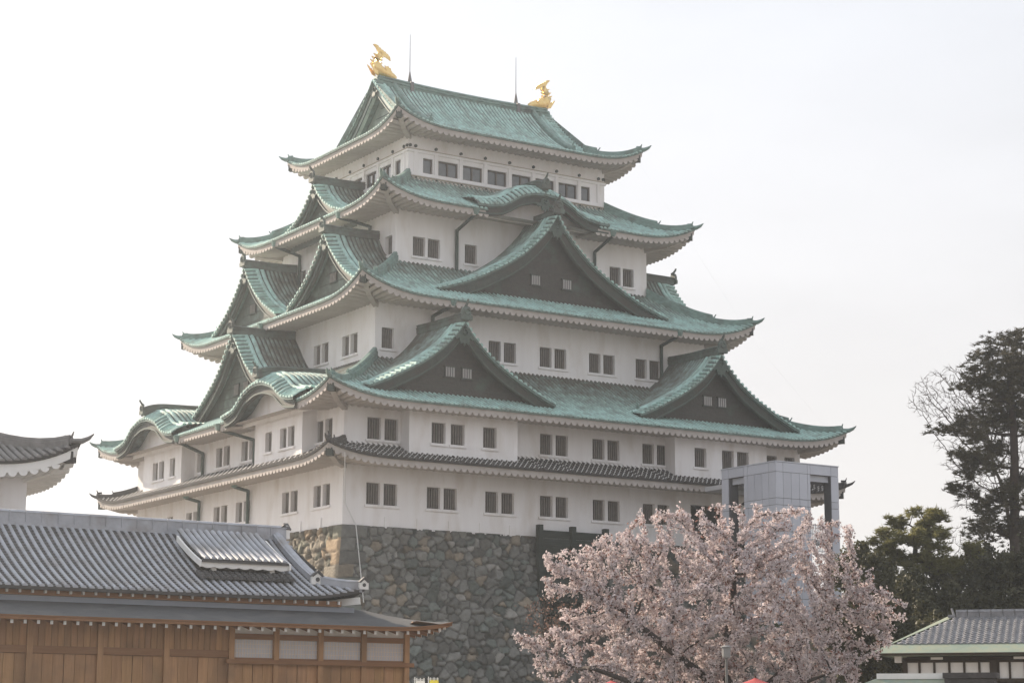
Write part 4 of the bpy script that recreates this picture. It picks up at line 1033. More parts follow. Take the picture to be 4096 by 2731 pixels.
# walls
WY_ = -56.0; WXR = -36.36
posts = [-61.2, -58.7, -56.15, -53.62, -51.1, -48.59, -46.14, -43.66, -41.89, -40.09, -38.29, -36.46]
wb = MB()
def boards(x0, x1, y, z0, z1, w=.21, seed=0, bat=False):
    r = random.Random(seed); n = max(1, round((x1-x0)/w)); st = (x1-x0)/n
    for i in range(n):
        v = r.uniform(.84, 1.12); wb.cur = (v, v*r.uniform(.97, 1.02), v*r.uniform(.93, 1.03))
        yy = y+r.uniform(0, .006)
        wb.box(x0+i*st+.006, x0+(i+1)*st-.006, yy, yy+.05, z0, z1)
        if bat: wb.cur = (v*.9,)*3; wb.box(x0+i*st-.018, x0+i*st+.018, y-.03, y+.0, z0, z1)
ix = posts.index(-43.66)
for i in range(len(posts)-1):
    a, b = posts[i]+.10, posts[i+1]-.10
    if i < ix:
        boards(a, b, WY_+.05, -11.10, -9.93, .23, i, True)
        m = (a+b)/2
        for (p, q) in ((a, m-.008), (m+.008, b)): boards(p, q, WY_+.04, GZ+.1, -11.36, .40, i+40)
    else:
        m = (a+b)/2
        for (p, q) in ((a, m-.008), (m+.008, b)): boards(p, q, WY_+.04, GZ+.1, -11.56, .40, i+40)
wb.cur = (.35, .35, .35); wb.box(-72, WXR-.02, WY_+.12, WY_+.2, GZ, -9.93)
for i in range(10): 
    v = .9+.2*((i*7) % 5)/5; wb.cur = (v, v, v); wb.box(WXR-.06, WXR, WY_+.1+i*1.2, WY_+1.28+i*1.2, GZ+.1, -9.95)
child(wb.build('board_wall', [m_wood], col=True), pal)
for x in posts:
    mb = MB(); v = random.Random(int(x*10)).uniform(.92, 1.08); mb.cur = (v, v, v); mb.box(x-.105, x+.105, WY_-.08, WY_+.12, GZ, -9.93)
    child(mb.build('post', [m_wood], col=True), pal)
mb = MB()
for i in range(len(posts)-1):
    a, b = posts[i]+.106, posts[i+1]-.106
    if i < ix: mb.box(a, b, WY_-.03, WY_+.10, -11.35, -11.10)
    else: mb.box(a, b, WY_-.03, WY_+.10, -10.69, -10.49); mb.box(a, b, WY_-.02, WY_+.10, -11.42, -11.34)
mb.box(-43.9, WXR+.16, WY_-.17, WY_-.085, -11.56, -11.41)
child(mb.build('cross_beam', [m_woodd]), pal)
for i in range(ix, len(posts)-1):
    a, b = posts[i]+.106, posts[i+1]-.106
    mb = MB(); mb.box(a, b, WY_+.03, WY_+.07, -10.49, -9.95); child(mb.build('plaster_strip', [m_white]), pal)
    mb = MB(); mb.box(a, b, WY_+.055, WY_+.08, -11.34, -10.69); sc = child(mb.build('paper_screen', [m_paper]), pal)
    mb = MB(); n_ = 14
    for j in range(1, n_): x = a+(b-a)*j/n_; mb.box(x-.008, x+.008, WY_+.042, WY_+.054, -11.34, -10.69)
    for j in range(1, 4): z = -11.34+.65*j/4; mb.box(a, b, WY_+.036, WY_+.041, z-.008, z+.008)
    mb.build('screen_lattice', [m_kumiko], sc)
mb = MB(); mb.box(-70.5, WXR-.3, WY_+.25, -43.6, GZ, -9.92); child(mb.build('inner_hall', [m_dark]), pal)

# ------------------------------------------------------------------ gatehouse, lower right
gh = thing('gatehouse', (-11.0, -59.5, GZ), 'low tiled guardhouse with pale copper eaves and white wall panels', 'building')
GA = np.array([-15.31, -58.43, 0]); gu = np.array([.6213, -.7836, 0]); gv = np.array([.7836, .6213, 0])    # along the eave / backwards
G = lambda a, b, z: tuple(GA+gu*a+gv*b+np.array([0, 0, z]))
EZ = -10.64; RZ = -8.98; DP = 3.1
mb = MB(); AL = 22.0
def gz(d): return EZ+(RZ-EZ)*(d/DP)**1.03
T0 = .75
ha = DP*1.05
mb.quad(G(0, 0, EZ), G(AL, 0, EZ), G(AL, T0, gz(T0)), G(T0*1.05, T0, gz(T0)), 0)           # copper eave strip
mb.quad(G(0, 0, EZ), G(T0*1.05, T0, gz(T0)), G(ha, DP, RZ), G(ha-.35, DP+.1, RZ), 0)
mb.quad(G(0, 0, EZ), G(ha-.35, DP+.1, RZ), G(ha, 2*DP-.1, gz(T0)), G(0, 2*DP, EZ), 0)        # left hip
mb.quad(G(AL, 2*DP, EZ), G(0, 2*DP, EZ), G(ha, DP, RZ), G(AL, DP, RZ), 0)
mb.quad(G(0, 0, EZ-.002), G(AL, 0, EZ-.002), G(AL, .03, EZ-.10), G(.03, .03, EZ-.10), 1); mb.quad(G(0, 0, EZ-.002), G(.03, .03, EZ-.10), G(.03, 2*DP, EZ-.10), G(0, 2*DP, EZ), 1)
mb.quad(G(.03, .03, EZ-.10), G(AL, .03, EZ-.10), G(AL, 1.3, EZ-.02), G(1.3, 1.3, EZ-.02), 1)
gr_ = child(mb.build('copper_eaves', [m_gcop, m_gwood]), gh)
mb = MB(); st = .29
Na = int((AL-T0)/st); ncour = 14
for j in range(ncour):
    d0 = T0+(DP-T0)*j/ncour; d1 = T0+(DP-T0)*(j+1)/ncour
    a0 = d0*1.05+.25
    cols = np.arange(a0, AL, st/6); z0, z1 = gz(d0)+.06, gz(d1)+.03
    wave = lambda a: .035*math.sin(2*math.pi*(a/st))
    mb.grid(np.array([[G(a, d0, z0-.05) for a in cols], [G(a, d0, z0+wave(a)) for a in cols], [G(a, d1+.02, z1+wave(a)*.6) for a in cols]]))
mb.build('tile_field', [m_gtile], gr_)
mb = MB()
for i in range(40):
    a = ha+.05+i*.5; mb.sweep([G(a, DP, RZ-.02), G(a+.47, DP, RZ-.02)], gv, [(-.13, -.1), (-.13, .18), (-.16, .19), (-.1, .30), (.1, .30), (.16, .19), (.13, .18), (.13, -.1)])
mb.tube([G(ha-.05, DP, RZ+.05), G(ha-.15, DP, RZ+.35)], [.06, .04], 6); mb.box(0, 1, 0, 1, 0, 1, T=lambda a, b, c: G(ha-.3+a*.3, DP-.12+b*.24, RZ-.05+c*.12))
mb.build('ridge', [m_gtile], gr_)
mb = MB()
mb.box(1.25, AL, .80, .90, -10.92, -10.80, T=G)
mb.box(1.25, AL, .76, .95, -11.02, -10.93, T=G)
mb.box(1.22, AL, .77, .93, -11.84, -11.69, T=G)
for x in np.arange(1.95, AL, .62):
    wide = .20 if abs((x-1.95)/.62 % 6-5) < .2 else .045
    mb.box(x-wide, x+wide, .78, .92, -11.69, -11.02, T=G)
for x in np.arange(1.35, AL, 3.72): mb.box(x-.1, x+.1, .75, .95, GZ, -11.02, T=G)
child(mb.build('timber_frame', [m_gwood]), gh)
mb = MB(); mb.box(1.3, AL, .85, .91, -11.70, -11.01, T=G); mb.box(.95, 1.24, .55, .90, -11.02, -10.76, T=G)
for x in (2.7, 6.1, 9.5): mb.box(x-.25, x+.25, .66, .75, -10.90, -10.80, T=G)
child(mb.build('white_panels', [m_white]), gh)
mb = MB(); mb.box(1.4, AL, 1.0, 2*DP-1.4, GZ, -10.75, T=G); child(mb.build('inner_room', [m_gwood]), gh)

# small copper-roofed booth in front of it
def at(px_x, px_y, d):        # a point seen at this place of the photograph, d metres along the view
    x = (px_x*4096/2352-2048)/8051.956; y = (px_y*4096/2352-1365.5)/8051.956
    return CAM+d*(FW+x*RT-y*UP)
bo = at(2015, 1556, 66); bx, by, bz = bo
booth = thing('ticket_booth', (bx+.6, by, GZ), 'small booth with pale green roof and white ridge, below the guardhouse', 'booth')
B_ = lambda a, b, c: tuple(np.array([bx, by, bz])+gu*a+gv*b+np.array([0, 0, c]))
mb = MB()
mb.quad(B_(0, 0, 0), B_(2.9, 0, 0), B_(2.9, -1.5, -.62), B_(-1.3, -1.5, -.62)); mb.quad(B_(0, 0, 0), B_(-1.3, -1.5, -.62), B_(-1.3, 1.5, -.62), B_(0, .1, 0)); mb.quad(B_(2.9, 0, 0), B_(0, .1, 0), B_(-1.3, 1.5, -.62), B_(2.9, 1.5, -.62))
child(mb.build('roof', [m_gcop]), booth)
mb = MB(); mb.box(0, 2.2, -.14, .14, -.04, .14, T=B_); child(mb.build('ridge_cap', [m_white]), booth)
mb = MB(); mb.box(2.2, 3.9, -.75, .3, -.04, .14, T=B_); mb.box(2.25, 3.8, -.7, .25, -.30, -.05, T=B_); mb.box(2.1, 3.85, -.72, .27, -.42, -.32, T=B_); mb.box(2.2, 3.8, -.68, .25, -1.2, -.44, T=B_); child(mb.build('grey_lintel', [m_tile]), booth)
mb = MB(); mb.box(-.6, 2.1, -1.0, 1.0, GZ-bz, -.4, T=B_); child(mb.build('wall', [m_white]), booth)

# ------------------------------------------------------------------ lamp, parasols, banners
def ground_at(px, py, d): p = at(px, py, d); return p
p = ground_at(1668, 1498, 66)
lp = thing('street_lamp', (p[0], p[1], GZ), 'slim post lamp with white box head before the cherry blossom', 'lamp')
mb = MB(); mb.tube([(p[0], p[1], GZ), (p[0], p[1], p[2]-.13)], [.05, .04], 8); child(mb.build('pole', [m_pole]), lp)
mb = MB(); mb.tube([(p[0], p[1], p[2]-.16), (p[0], p[1], p[2]-.12), (p[0], p[1], p[2]+.16)], [.13, .145, .15], 10); child(mb.build('lamp_shade', [m_lamp]), lp)
mb = MB(); mb.tube([(p[0], p[1], p[2]+.165), (p[0], p[1], p[2]+.19), (p[0], p[1], p[2]+.24)], [.18, .18, .08], 12); child(mb.build('lamp_cap', [m_lamp]), lp)
for q, lab, rad in (((1735, 1555, 58), 'red paper parasol under the middle of the cherry tree', 1.05), ((1405, 1561, 60), 'red parasol tip under the left side of the cherry tree', .9)):
    p = ground_at(*q); u = thing('red_parasol', (p[0], p[1], GZ), lab, 'parasol', 'red parasols under the blossom')
    mb = MB(); n_ = 24
    rings = [(0, .0), (.10, -.05), (.5, -.20), (1.0, -.42)]
    Gd = [[(p[0]+rad*a*math.cos(2*math.pi*i/n_), p[1]+rad*a*math.sin(2*math.pi*i/n_), p[2]+rad*b) for a, b in rings] for i in range(n_+1)]
    mb.grid(np.array(Gd)); child(mb.build('canopy', [m_red]), u)
    mb = MB(); mb.tube([(p[0], p[1], GZ), (p[0], p[1], p[2]+.06)], .03, 6); child(mb.build('pole', [m_gwood]), u)
    mb = MB()
    for i in range(n_): mb.tube([(p[0], p[1], p[2]-.12*rad), (p[0]+rad*.98*math.cos(2*math.pi*i/n_), p[1]+rad*.98*math.sin(2*math.pi*i/n_), p[2]-.43*rad)], .008, 3)
    child(mb.build('ribs', [m_gwood]), u)
for q, m_, lab in (((965.5, 1561.5, 60), m_wcl, 'white vertical banner by the palace corner'), ((997, 1560.5, 60), m_yel, 'yellow vertical banner by the palace corner')):
    p = ground_at(*q); b = thing('banner', (p[0], p[1], GZ), lab, 'banner', 'upright banners by the palace')
    hr = HR; w_ = .27
    mb = MB(); c0 = p-hr*w_/2; c1 = p+hr*w_/2
    xs_ = np.linspace(0, 1, 6); zs_ = np.linspace(0, 1.7, 8)
    mb.grid(np.array([[tuple(c0+(c1-c0)*t-np.array([0, 0, z])+HF*.025*math.sin(5*t+3*z)*(.3+z)) for t in xs_] for z in zs_])); child(mb.build('cloth', [m_]), b)
    mb = MB(); mb.tube([(c0[0]-.03*hr[0], c0[1]-.03*hr[1], GZ), tuple(c0-.03*hr+np.array([0, 0, .10]))], .014, 6); mb.tube([tuple(c0-hr*.06+np.array([0, 0, .03])), tuple(c1+np.array([0, 0, .03]))], .010, 5)
    for t in (.1, .5, .9): e = c0+(c1-c0)*t; mb.box(e[0]-.012, e[0]+.012, e[1]-.012, e[1]+.012, e[2]-.02, e[2]+.07)
    child(mb.build('pole', [m_wcl]), b)

# ------------------------------------------------------------------ vegetation
def local(dist, X, Z, Y=0.): return CAM*[1, 1, 0]+HF*(dist+Y)+HR*X+np.array([0, 0, GZ+Z])
def in_poly(poly, X, Z):
    poly = np.array(poly); x, z = poly[:, 0], poly[:, 1]; x2, z2 = np.roll(x, -1), np.roll(z, -1)
    c = np.zeros(len(X), bool)
    for i in range(len(x)):
        if z[i] == z2[i]: continue
        m = ((z[i] > Z) != (z2[i] > Z)) & (X < (x2[i]-x[i])*(Z-z[i])/(z2[i]-z[i])+x[i]); c ^= m
    return c
def poly_dist(poly, X, Z):
    poly = np.array(poly); d = np.full(len(X), 1e9); p = np.stack([X, Z], 1)
    for i in range(len(poly)):
        a, b = poly[i], poly[(i+1) % len(poly)]; ab = b-a; t = np.clip(((p-a)@ab)/(ab@ab), 0, 1); d = np.minimum(d, np.linalg.norm(p-a-t[:, None]*ab, axis=1))
    return d
def crown_points(poly, n, r, base=.4, grow=1.1, hmax=4., nscale=.5, thr=-.15):
    """points inside a crown: side outline poly, rounded in depth, thinned by low-frequency noise"""
    poly = np.array(poly); out = []; tot = 0
    while tot < n:
        X = r.uniform(poly[:, 0].min(), poly[:, 0].max(), n*3); Z = r.uniform(poly[:, 1].min(), poly[:, 1].max(), n*3)
        m = in_poly(poly, X, Z); X, Z = X[m], Z[m]; h = np.minimum(hmax, base+grow*poly_dist(poly, X, Z)); Y = r.uniform(-1, 1, len(X))*h
        keep_ = np.array([mnoise.noise((x*nscale+9, y*nscale, z*nscale)) > thr for x, y, z in zip(X, Y, Z)], bool) if len(X) else np.zeros(0, bool)
        q = np.stack([X[keep_], Y[keep_], Z[keep_]], 1); out.append(q); tot += len(q)
    return np.concatenate(out)[:n]
def grow_tree(att, nodes, parents, step, di, dk, iters=90):
    """space colonisation: returns nodes, parent index"""
    nodes = [np.array(p, float) for p in nodes]; parents = list(parents); alive = np.ones(len(att), bool); seen = set()
    for it in range(iters):
        kd = kdtree.KDTree(len(nodes))
        for i, p in enumerate(nodes): kd.insert(p, i)
        kd.balance(); pull = {}
        for j in np.nonzero(alive)[0]:
            co, i, d = kd.find(att[j])
            if d < dk: alive[j] = False
            elif d < di or it < 3: pull.setdefault(i, np.zeros(3)); pull[i] += (att[j]-nodes[i])/d
        added = 0
        for i, v in pull.items():
            l_ = np.linalg.norm(v)
            if l_ < 1e-6: continue
            v = v/l_+rng.normal(0, .12, 3); v /= np.linalg.norm(v); p = nodes[i]+v*step; key = tuple(np.round(p/(step*.35)).astype(int))
            if key in seen: continue
            seen.add(key); nodes.append(p); parents.append(i); added += 1
        if not added: break
    return np.array(nodes), np.array(parents)
def radii(par, r0, ex=2.3, rmin=.0):
    n = len(par); w = np.zeros(n); cnt = np.zeros(n, int)
    for i in range(n-1, -1, -1):
        if w[i] == 0: w[i] = 1
        cnt[i] += 1
        if par[i] >= 0: w[par[i]] += w[i]; cnt[par[i]] += cnt[i]
    return np.maximum(rmin, r0*w**(1/ex)), w
def branch_mesh(name, nodes, par, rad, m, root, sides=5):
    idx = np.nonzero(par >= 0)[0]; A, B = nodes[par[idx]], nodes[idx]; ra, rb = rad[par[idx]], rad[idx]
    ra = np.minimum(ra, rb*1.6)
    t = B-A; t /= np.linalg.norm(t, axis=1)[:, None]+1e-9; ref = np.where(np.abs(t[:, 2:3]) < .9, [[0, 0, 1.]], [[1., 0, 0]]); s_ = np.cross(t, ref); s_ /= np.linalg.norm(s_, axis=1)[:, None]+1e-9; u = np.cross(s_, t)
    th = np.linspace(0, 2*np.pi, sides, endpoint=False); off = np.cos(th)[None, :, None]*s_[:, None]+np.sin(th)[None, :, None]*u[:, None]
    V = np.stack([A[:, None]+off*ra[:, None, None], B[:, None]+off*rb[:, None, None]], 1).reshape(-1, 3)
    b0 = np.arange(len(idx))[:, None]*2*sides; j = np.arange(sides)[None]; F = np.stack([b0+j, b0+(j+1) % sides, b0+sides+(j+1) % sides, b0+sides+j], -1).reshape(-1, 4)
    return child(raw_mesh(name, V, F, m), root)
def leaf_quads(P, size, r, per=1, jitter=0., asp=1., colr=None, up=0.):
    """small randomly turned quads round each point"""
    P = np.repeat(P, per, 0)+r.normal(0, 1, (len(P)*per, 3))*jitter; n = len(P)
    a = r.normal(0, 1, (n, 3)); a /= np.linalg.norm(a, axis=1)[:, None]; b = r.normal(0, 1, (n, 3)); b[:, 2] += up; b -= (a*b).sum(1)[:, None]*a; b /= np.linalg.norm(b, axis=1)[:, None]
    s = size*r.uniform(.65, 1.3, n)[:, None]
    V = np.stack([P-a*s-b*s*asp*.5, P+a*s*.2-b*s*asp*1.0, P+a*s+b*s*asp*.4, P-a*s*.3+b*s*asp*1.0], 1).reshape(-1, 3)
    return V, np.arange(n*4).reshape(n, 4), n

# --- cherry tree
rc = np.random.default_rng(11)
D0 = 73.0
chO = [(.28, 4.95), (.64, 4.41), (1.19, 4.26), (.96, 3.56), (1.81, 3.21), (1.97, 2.0), (2.3, 1.6), (12.0, 1.6), (12.5, 2.6), (12.6, 3.98), (13.54, 4.76), (14.05, 5.84), (13.75, 6.31), (12.75, 6.93), (12.61, 7.56), (12.14, 7.87), (12.4, 8.58), (11.78, 8.9), (10.69, 9.55), (9.74, 9.5), (8.94, 9.3), (8.16, 9.7), (7.36, 9.55), (6.1, 9.5), (4.83, 9.2), (4.19, 8.65), (3.24, 8.5), (2.45, 7.95), (1.19, 7.68), (1.38, 7.21), (1.27, 6.59), (1.66, 6.12), (1.82, 5.34), (1.35, 5.03), (.72, 4.8)]
att = crown_points(chO, 6800, rc, .35, .95, 4.2, .9, -.13)
spray = []
for i in range(110):           # loose sprays reaching past the crown's outline
    e = rc.integers(0, len(chO)); a_, b_ = np.array(chO[e]), np.array(chO[(e+1) % len(chO)]); p_ = a_+(b_-a_)*rc.uniform()
    if p_[1] < 2.2: continue
    d_ = p_-np.array([7.6, 4.6]); d_ = d_/np.linalg.norm(d_)+rc.normal(0, .35, 2); L_ = rc.uniform(.08, .38); y_ = rc.uniform(-.8, .8)
    for t in np.linspace(-.4, 1, 7): spray.append((p_[0]+d_[0]*L_*t, y_+rc.normal(0, .06), p_[1]+d_[1]*L_*t-.10*t*t))
att = np.concatenate([att, np.array(spray)])
att = np.array([local(D0, x, z, y) for x, y, z in att])
tr = [(8.3, 0, -.2), (8.3, 0, .8), (8.2, 0, 1.6), (8.1, 0, 2.3)]
limbs = {'a': [(7.5, -.3, 2.9), (6.8, -.6, 3.5), (6.0, -.8, 4.1), (5.2, -1.0, 4.7), (4.4, -1.0, 5.3)], 'b': [(7.9, .1, 3.0), (7.6, .2, 3.7), (7.65, .2, 4.4), (7.85, .3, 5.2), (8.05, .3, 6.0), (8.05, .3, 6.9)],
         'c': [(8.9, .3, 2.9), (9.7, .5, 3.6), (10.3, .6, 4.4), (10.8, .6, 5.2), (11.6, .6, 5.8)], 'd': [(7.4, 1.0, 3.0), (6.6, 1.8, 3.9), (6.0, 2.2, 5.0), (5.6, 2.3, 6.1)], 'e': [(7.0, -1.2, 2.6), (5.6, -1.8, 2.9), (4.2, -2.0, 3.2), (2.8, -2.0, 3.7)], 'f': [(9.2, -1.2, 2.7), (10.2, -1.8, 3.2), (11.2, -2.0, 3.6)]}
nd = [local(D0, x, z, y) for x, y, z in tr]; pa = [-1, 0, 1, 2]
for L_ in limbs.values():
    prev = 3
    for x, y, z in L_: nd.append(local(D0, x, z, y)); pa.append(prev); prev = len(nd)-1
nodes, par = grow_tree(att, nd, pa, .22, 1.6, .31, 80)
rad, wgt = radii(par, .0115, 2.15, .009)
rad[:4] = np.maximum(rad[:4], [.42, .36, .33, .32])
ch = thing('cherry_tree', tuple(local(D0, 8.3, 0)), 'broad cherry tree in full pale pink blossom in front of the keep', 'tree')
branch_mesh('trunk', nodes, par, rad, m_bark, ch)
tw_ = np.nonzero(wgt <= 14)[0]; tw_ = tw_[par[tw_] >= 0]
A, B = nodes[par[tw_]], nodes[tw_]
per = 16; t_ = rc.uniform(0, 1, (len(tw_), per, 1)); Pb = (A[:, None]*(1-t_)+B[:, None]*t_).reshape(-1, 3)+rc.normal(0, .066, (len(tw_)*per, 3))
tone = rc.uniform(0, 1, len(Pb)); pink = rc.uniform(0, 1, len(Pb))
V, F, n = leaf_quads(Pb, .031, rc, per=4, jitter=.024)
colp = np.stack([.76+.06*tone, .715-.04*pink+.05*tone, .712-.03*pink+.05*tone], 1)*(.66+.44*rc.uniform(0, 1, len(Pb)))[:, None]*np.array([1.0, .985, .985])
bud = rc.uniform(0, 1, len(Pb)) < .08; colp[bud] = np.array([.30, .17, .14])
C = np.repeat(np.repeat(colp, 4, 0), 4, 0)
print('cherry nodes', len(nodes), 'clusters', len(Pb), 'faces', len(F))
tag(child(raw_mesh('blossom', V, F, m_petal, None, C), ch))

# --- red sprouting shrub left of it, against the stone
def leafy(name, label, dist, poly, trunk, nleaf, size, m, seed, cat='tree', grow=1.1, hmax=3., thr=-.1, nsc=.6, group=None, step=.4, natt=700, rmin=.012, asp=.8, per=5, jit=.18, bark=None, r0=.016):
    r = np.random.default_rng(seed); P_ = crown_points(poly, natt, r, .3, grow, hmax, nsc, thr+.12); P_ = np.array([local(dist, x, z, y) for x, y, z in P_])
    nd = [local(dist, x, z) for x, z in trunk]; no, pr_ = grow_tree(P_, nd, [-1]+list(range(len(nd)-1)), step, 4.5, step*1.3, 60)
    ra, wg = radii(pr_, r0, 2.2, rmin); root = thing(name, tuple(local(dist, trunk[0][0], 0)), label, cat, group)
    branch_mesh('trunk', no, pr_, ra, bark or m_pbark, root)
    ti = np.nonzero((wg <= 10) & (pr_ >= 0))[0]
    k = max(1, int(nleaf/len(ti)/per)); Q = np.repeat(no[ti], k, 0)+r.normal(0, jit, (len(ti)*k, 3))
    V, F, n = leaf_quads(Q, size, r, per, jit*.6, asp); child(raw_mesh('crown', V, F, m), root)
    return root, no, pr_, wg
leafy('red_leaf_tree', 'small tree with reddish young leaves against the stone base', 86, [(.7, 6.6), (1.6, 7.4), (2.6, 7.2), (2.9, 6.0), (2.2, 4.8), (1.0, 5.4)], [(1.9, 0), (1.9, 2), (1.9, 4), (1.9, 5)], 520, .045, m_leafred, 3, step=.3, natt=250, rmin=.008)
# --- evergreen mass on the right
grp = 'dark evergreens right of the cherry tree'
leafy('evergreen_tree', 'dark rounded evergreen tree directly right of the cherry blossom', 94, [(14.2, 5.0), (14.4, 7.5), (15.3, 9.5), (16.1, 10.1), (16.9, 10.2), (17.6, 9.6), (18.4, 8.6), (18.6, 6.5), (18.2, 4.0), (15.5, 3.6)], [(16.4, 0), (16.5, 2), (16.4, 4), (16.3, 6)], 30000, .085, m_evleaf, 21, group=grp, natt=1100)
leafy('evergreen_tree', 'dark evergreen tree standing beneath the small bright pine', 99, [(17.4, 4.0), (17.6, 7.2), (18.6, 8.8), (20.0, 9.2), (21.6, 8.9), (22.4, 7.4), (22.4, 4.5), (20.5, 3.2)], [(20.0, 0), (20.0, 3), (20.0, 5)], 30000, .09, m_evleaf, 22, group=grp, natt=1100)
leafy('evergreen_tree', 'dark evergreen tree behind the guardhouse roof at the right edge', 101, [(21.4, 4.2), (21.6, 7.5), (22.8, 9.4), (24.2, 10.6), (25.8, 11.2), (27.6, 11.6), (29.0, 10.5), (29.4, 4.0), (25, 3.2)], [(25.3, 0), (25.3, 3), (25.4, 6)], 42000, .095, m_evleaf, 23, group=grp, natt=1500)
leafy('evergreen_tree', 'tall dark evergreen tree far behind, right of the small pine', 116, [(20.5, 4), (21.5, 8.5), (22.8, 10.4), (24.5, 11.5), (27.5, 12.6), (31.5, 13), (33, 8), (32, 4)], [(26.5, 0), (26.5, 4), (26.5, 7)], 34000, .11, m_evleaf, 24, group=grp, natt=1300, hmax=3.5)

# --- pines
def tuft_mesh(P, r, length, blades, width, updir=.5):
    n = len(P)*blades; Q = np.repeat(P, blades, 0)+r.normal(0, .03, (n, 3)); d = r.normal(0, 1, (n, 3)); d[:, 2] = np.abs(d[:, 2])*updir+.25*d[:, 2]; d /= np.linalg.norm(d, axis=1)[:, None]
    s = np.cross(d, r.normal(0, 1, (n, 3))); s /= np.linalg.norm(s, axis=1)[:, None]; l_ = length*r.uniform(.6, 1.2, n)[:, None]
    V = np.stack([Q-s*width, Q+s*width, Q+d*l_], 1).reshape(-1, 3); return V, np.arange(n*3).reshape(n, 3)
def pine(name, label, dist, trunk, pads, seed, m, r0=.02, tufts=55, length=.30, blades=16, width=.026, tr_top=.1, spread=1.3):
    r = np.random.default_rng(seed); root = thing(name, tuple(local(dist, trunk[0][0], 0)), label, 'tree')
    att = []
    for (x, z, rx, rz, y) in pads:
        k = int(26*rx*max(rz, .4)/.4)+8; q = np.clip(r.normal(0, .48, (k, 3)), -.9, .9)*[rx, rx*.9, rz]
        att += [local(dist, x+a, z+c, y+b) for a, b, c in q]
    att = np.array(att); nd = [local(dist, *t) for t in trunk]
    no, pr_ = grow_tree(att, nd, [-1]+list(range(len(nd)-1)), .30, 9., .30, 90)
    ra, wg = radii(pr_, r0, 2.15, .012); k_ = len(trunk); ra[:k_] = np.maximum(ra[:k_], np.linspace(.30, tr_top, k_))
    branch_mesh('trunk', no, pr_, ra, m_pbark, root)
    P_ = []
    for (x, z, rx, rz, y) in pads:
        k = int(tufts*1.55*rx*max(rz, .35)/.4)+12; q = np.clip(r.normal(0, .55, (k, 3)), -1, 1)*[rx*spread, rx*spread*.9, rz*spread]
        P_ += [local(dist, x+a, z+c, y+b) for a, b, c in q]
    V, F = tuft_mesh(np.array(P_), r, length, blades, width); child(raw_mesh('crown', V, F, m), root)
    return root
pd = [(25.34, 20.65, .68, .75), (24.4, 19.87, .48, .31), (26.5, 21.92, .68, .82), (27.3, 21.08, .75, 1.23), (25.58, 18.05, 1.03, .55), (23.56, 17.62, .75, .26), (24.92, 17.21, .48, .41), (24.05, 16.02, .68, .27), (24.86, 15.75, .55, .31), (24.6, 14.3, .62, .34), (23.71, 14.43, .27, .19), (25.54, 15.47, .68, .38), (26.32, 19.17, .96, .48), (27.11, 19.95, .68, .55), (26.5, 13.75, 1.03, .48), (25.6, 13.47, .68, .41), (24.82, 18.19, .41, .27),
      (28.4, 20.5, .9, .8), (28.8, 18.4, 1.0, .5), (29.3, 16.5, .9, .5), (28.6, 22.3, .8, .7), (29.0, 14.2, 1.0, .5), (26.3, 16.6, .7, .35), (26.2, 12.3, 1.1, .5), (24.9, 12.2, .7, .35), (27.9, 12.0, 1.0, .5)]
rp = np.random.default_rng(2)
pd = [(*p_, float(rp.uniform(-1.6, 1.6))) for p_ in pd]
PTO = [(25.4, 20.0), (25.6, 21.6), (26.4, 22.4), (27.6, 22.9), (29.5, 22.6), (30.2, 20), (30, 15), (29.6, 12), (26.0, 12.2), (25.0, 13.4), (24.6, 15.2), (24.4, 16.4), (24.6, 17.8), (24.9, 18.8)]
pd += [(x, z, rp.uniform(.35, .65), rp.uniform(.2, .34), y) for x, y, z in crown_points(PTO, 30, rp, .3, .9, 2.2, .8, -.05)]
pine('tall_pine', 'tall dark pine reaching above the right edge of the scene', 108, [(27.0, 0), (27.0, 3), (27.0, 6), (26.98, 9), (26.96, 11.4), (27.05, 13.5), (27.15, 15.5), (27.18, 17.3), (27.15, 19.0), (27.1, 20.8)], pd, 5, m_needle)
p2 = [(18.7, 11.5, .35, .30), (19.2, 12.05, .40, .26), (19.9, 12.35, .42, .24), (20.6, 12.2, .40, .26), (21.4, 12.35, .45, .25), (22.1, 11.95, .38, .28), (22.4, 11.3, .40, .25), (20.3, 11.6, .5, .25), (21.3, 11.6, .45, .25), (19.3, 11.2, .5, .28), (18.7, 10.5, .45, .28), (19.6, 10.3, .5, .28), (20.6, 10.8, .40, .25), (22.0, 10.5, .45, .25), (22.9, 10.9, .5, .22), (21.3, 10.0, .35, .22), (20.0, 9.5, .5, .3), (22.6, 9.9, .45, .25), (18.0, 9.9, .4, .25), (23.3, 10.2, .4, .22)]
P2O = [(18.2, 11.0), (18.5, 11.7), (19.2, 12.2), (20.0, 12.5), (21.0, 12.4), (21.8, 12.45), (22.4, 11.9), (22.8, 11.3), (23.6, 10.9), (23.3, 10.0), (21.6, 9.2), (19.6, 9.3), (18.0, 9.6)]
p2 = [(x, z, rp.uniform(.22, .40), rp.uniform(.16, .28), y) for x, y, z in crown_points(P2O, 72, rp, .3, .9, 1.8, 1.2, -.1)]
pine('young_pine', 'smaller yellow-green pine between the cherry tree and the tall pine', 102, [(20.6, 0), (20.6, 3), (20.55, 5.5), (20.45, 7.5), (20.35, 9.0), (20.4, 10.2), (20.5, 11.2)], p2, 6, m_needle2, tufts=42, length=.27, blades=16, spread=1.05)
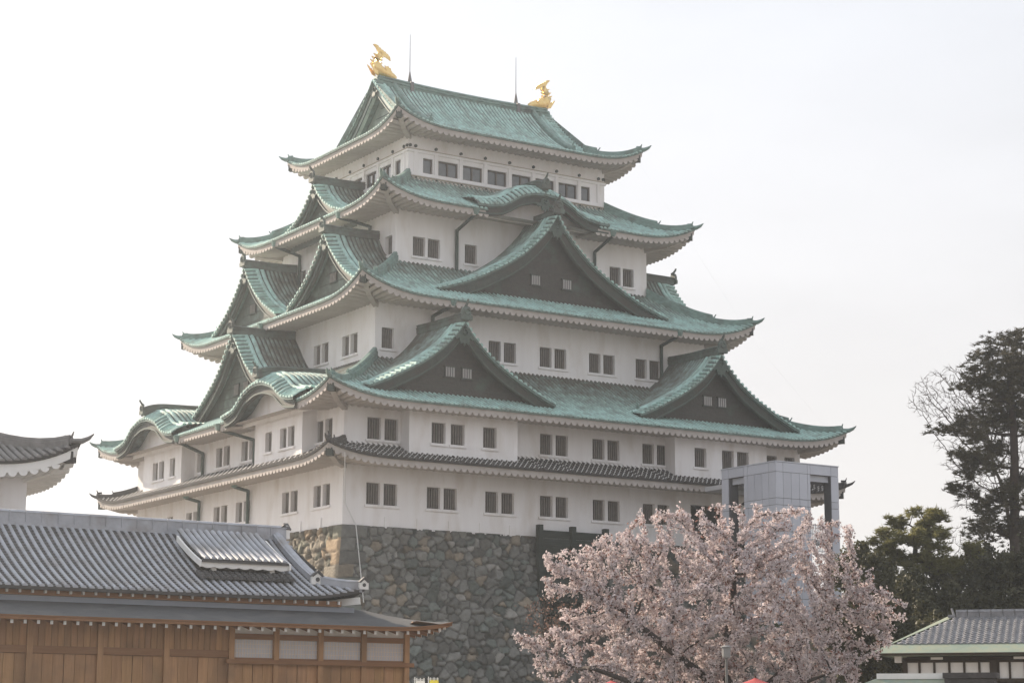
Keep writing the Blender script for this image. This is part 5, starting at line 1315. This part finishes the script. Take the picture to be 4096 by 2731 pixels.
# --- bare deciduous tree entangled with the tall pine
def bare_tree(label, dist, poly, trunk, natt, seed, thr=-.2, r0=.0085, step=.26, di=3.5, dk=.33):
    r = np.random.default_rng(seed); P_ = crown_points(poly, natt, r, .5, .8, 2.6, .8, thr); P_ = np.array([local(dist, x, z, y) for x, y, z in P_])
    nd = [local(dist, *t) for t in trunk]; no, pr_ = grow_tree(P_, nd, [-1]+list(range(len(nd)-1)), step, di, dk, 80)
    ra, wg = radii(pr_, r0, 2.3, .011); ra[:len(trunk)] = np.maximum(ra[:len(trunk)], np.linspace(.22, .08, len(trunk)))
    root = thing('bare_tree', tuple(local(dist, trunk[0][0], 0)), label, 'tree'); branch_mesh('trunk', no, pr_, ra, m_twig, root, 4)
    # fine end twigs
    ti = np.nonzero((wg <= 3) & (pr_ >= 0))[0]; r2 = np.random.default_rng(seed+1); k = 3
    d = no[ti]-no[pr_[ti]]; d /= np.linalg.norm(d, axis=1)[:, None]; A_ = np.repeat(no[ti], k, 0); dd = np.repeat(d, k, 0)+r2.normal(0, .55, (len(ti)*k, 3)); dd /= np.linalg.norm(dd, axis=1)[:, None]
    E_ = A_+dd*r2.uniform(.18, .45, (len(A_), 1)); s = np.cross(dd, r2.normal(0, 1, dd.shape)); s /= np.linalg.norm(s, axis=1)[:, None]
    V = np.stack([A_-s*.011, A_+s*.011, E_], 1).reshape(-1, 3); child(raw_mesh('twigs', V, np.arange(len(A_)*3).reshape(-1, 3), m_twig), root)
bare_tree('bare leafless tree spreading fine twigs left of the tall pine', 112, [(22.2, 20.1), (22.95, 21.05), (23.98, 21.57), (24.71, 21.93), (25.57, 21.72), (26.34, 22.82), (27.32, 23.78), (29.03, 23.49), (30, 22), (30, 15), (28.73, 13.5), (25.27, 13.6), (24.4, 13.76), (24.9, 15.48), (23.92, 16.2), (24.8, 16.63), (23.54, 17.42), (24.42, 17.93), (23.3, 18.79), (22.38, 19.23)], [(28.0, 0), (28.0, 3), (27.9, 6), (27.9, 9), (27.8, 12), (27.6, 14.2)], 7500, 9)
bare_tree('bare leafless tree behind the gap between the two pines', 118, [(21.4, 9.6), (22.0, 11.0), (23.6, 12.2), (25.4, 13.2), (27, 13.6), (27.5, 11), (25, 9.2), (22.5, 9.0)], [(24.6, 0), (24.6, 3), (24.6, 6), (24.6, 8.5)], 900, 19)
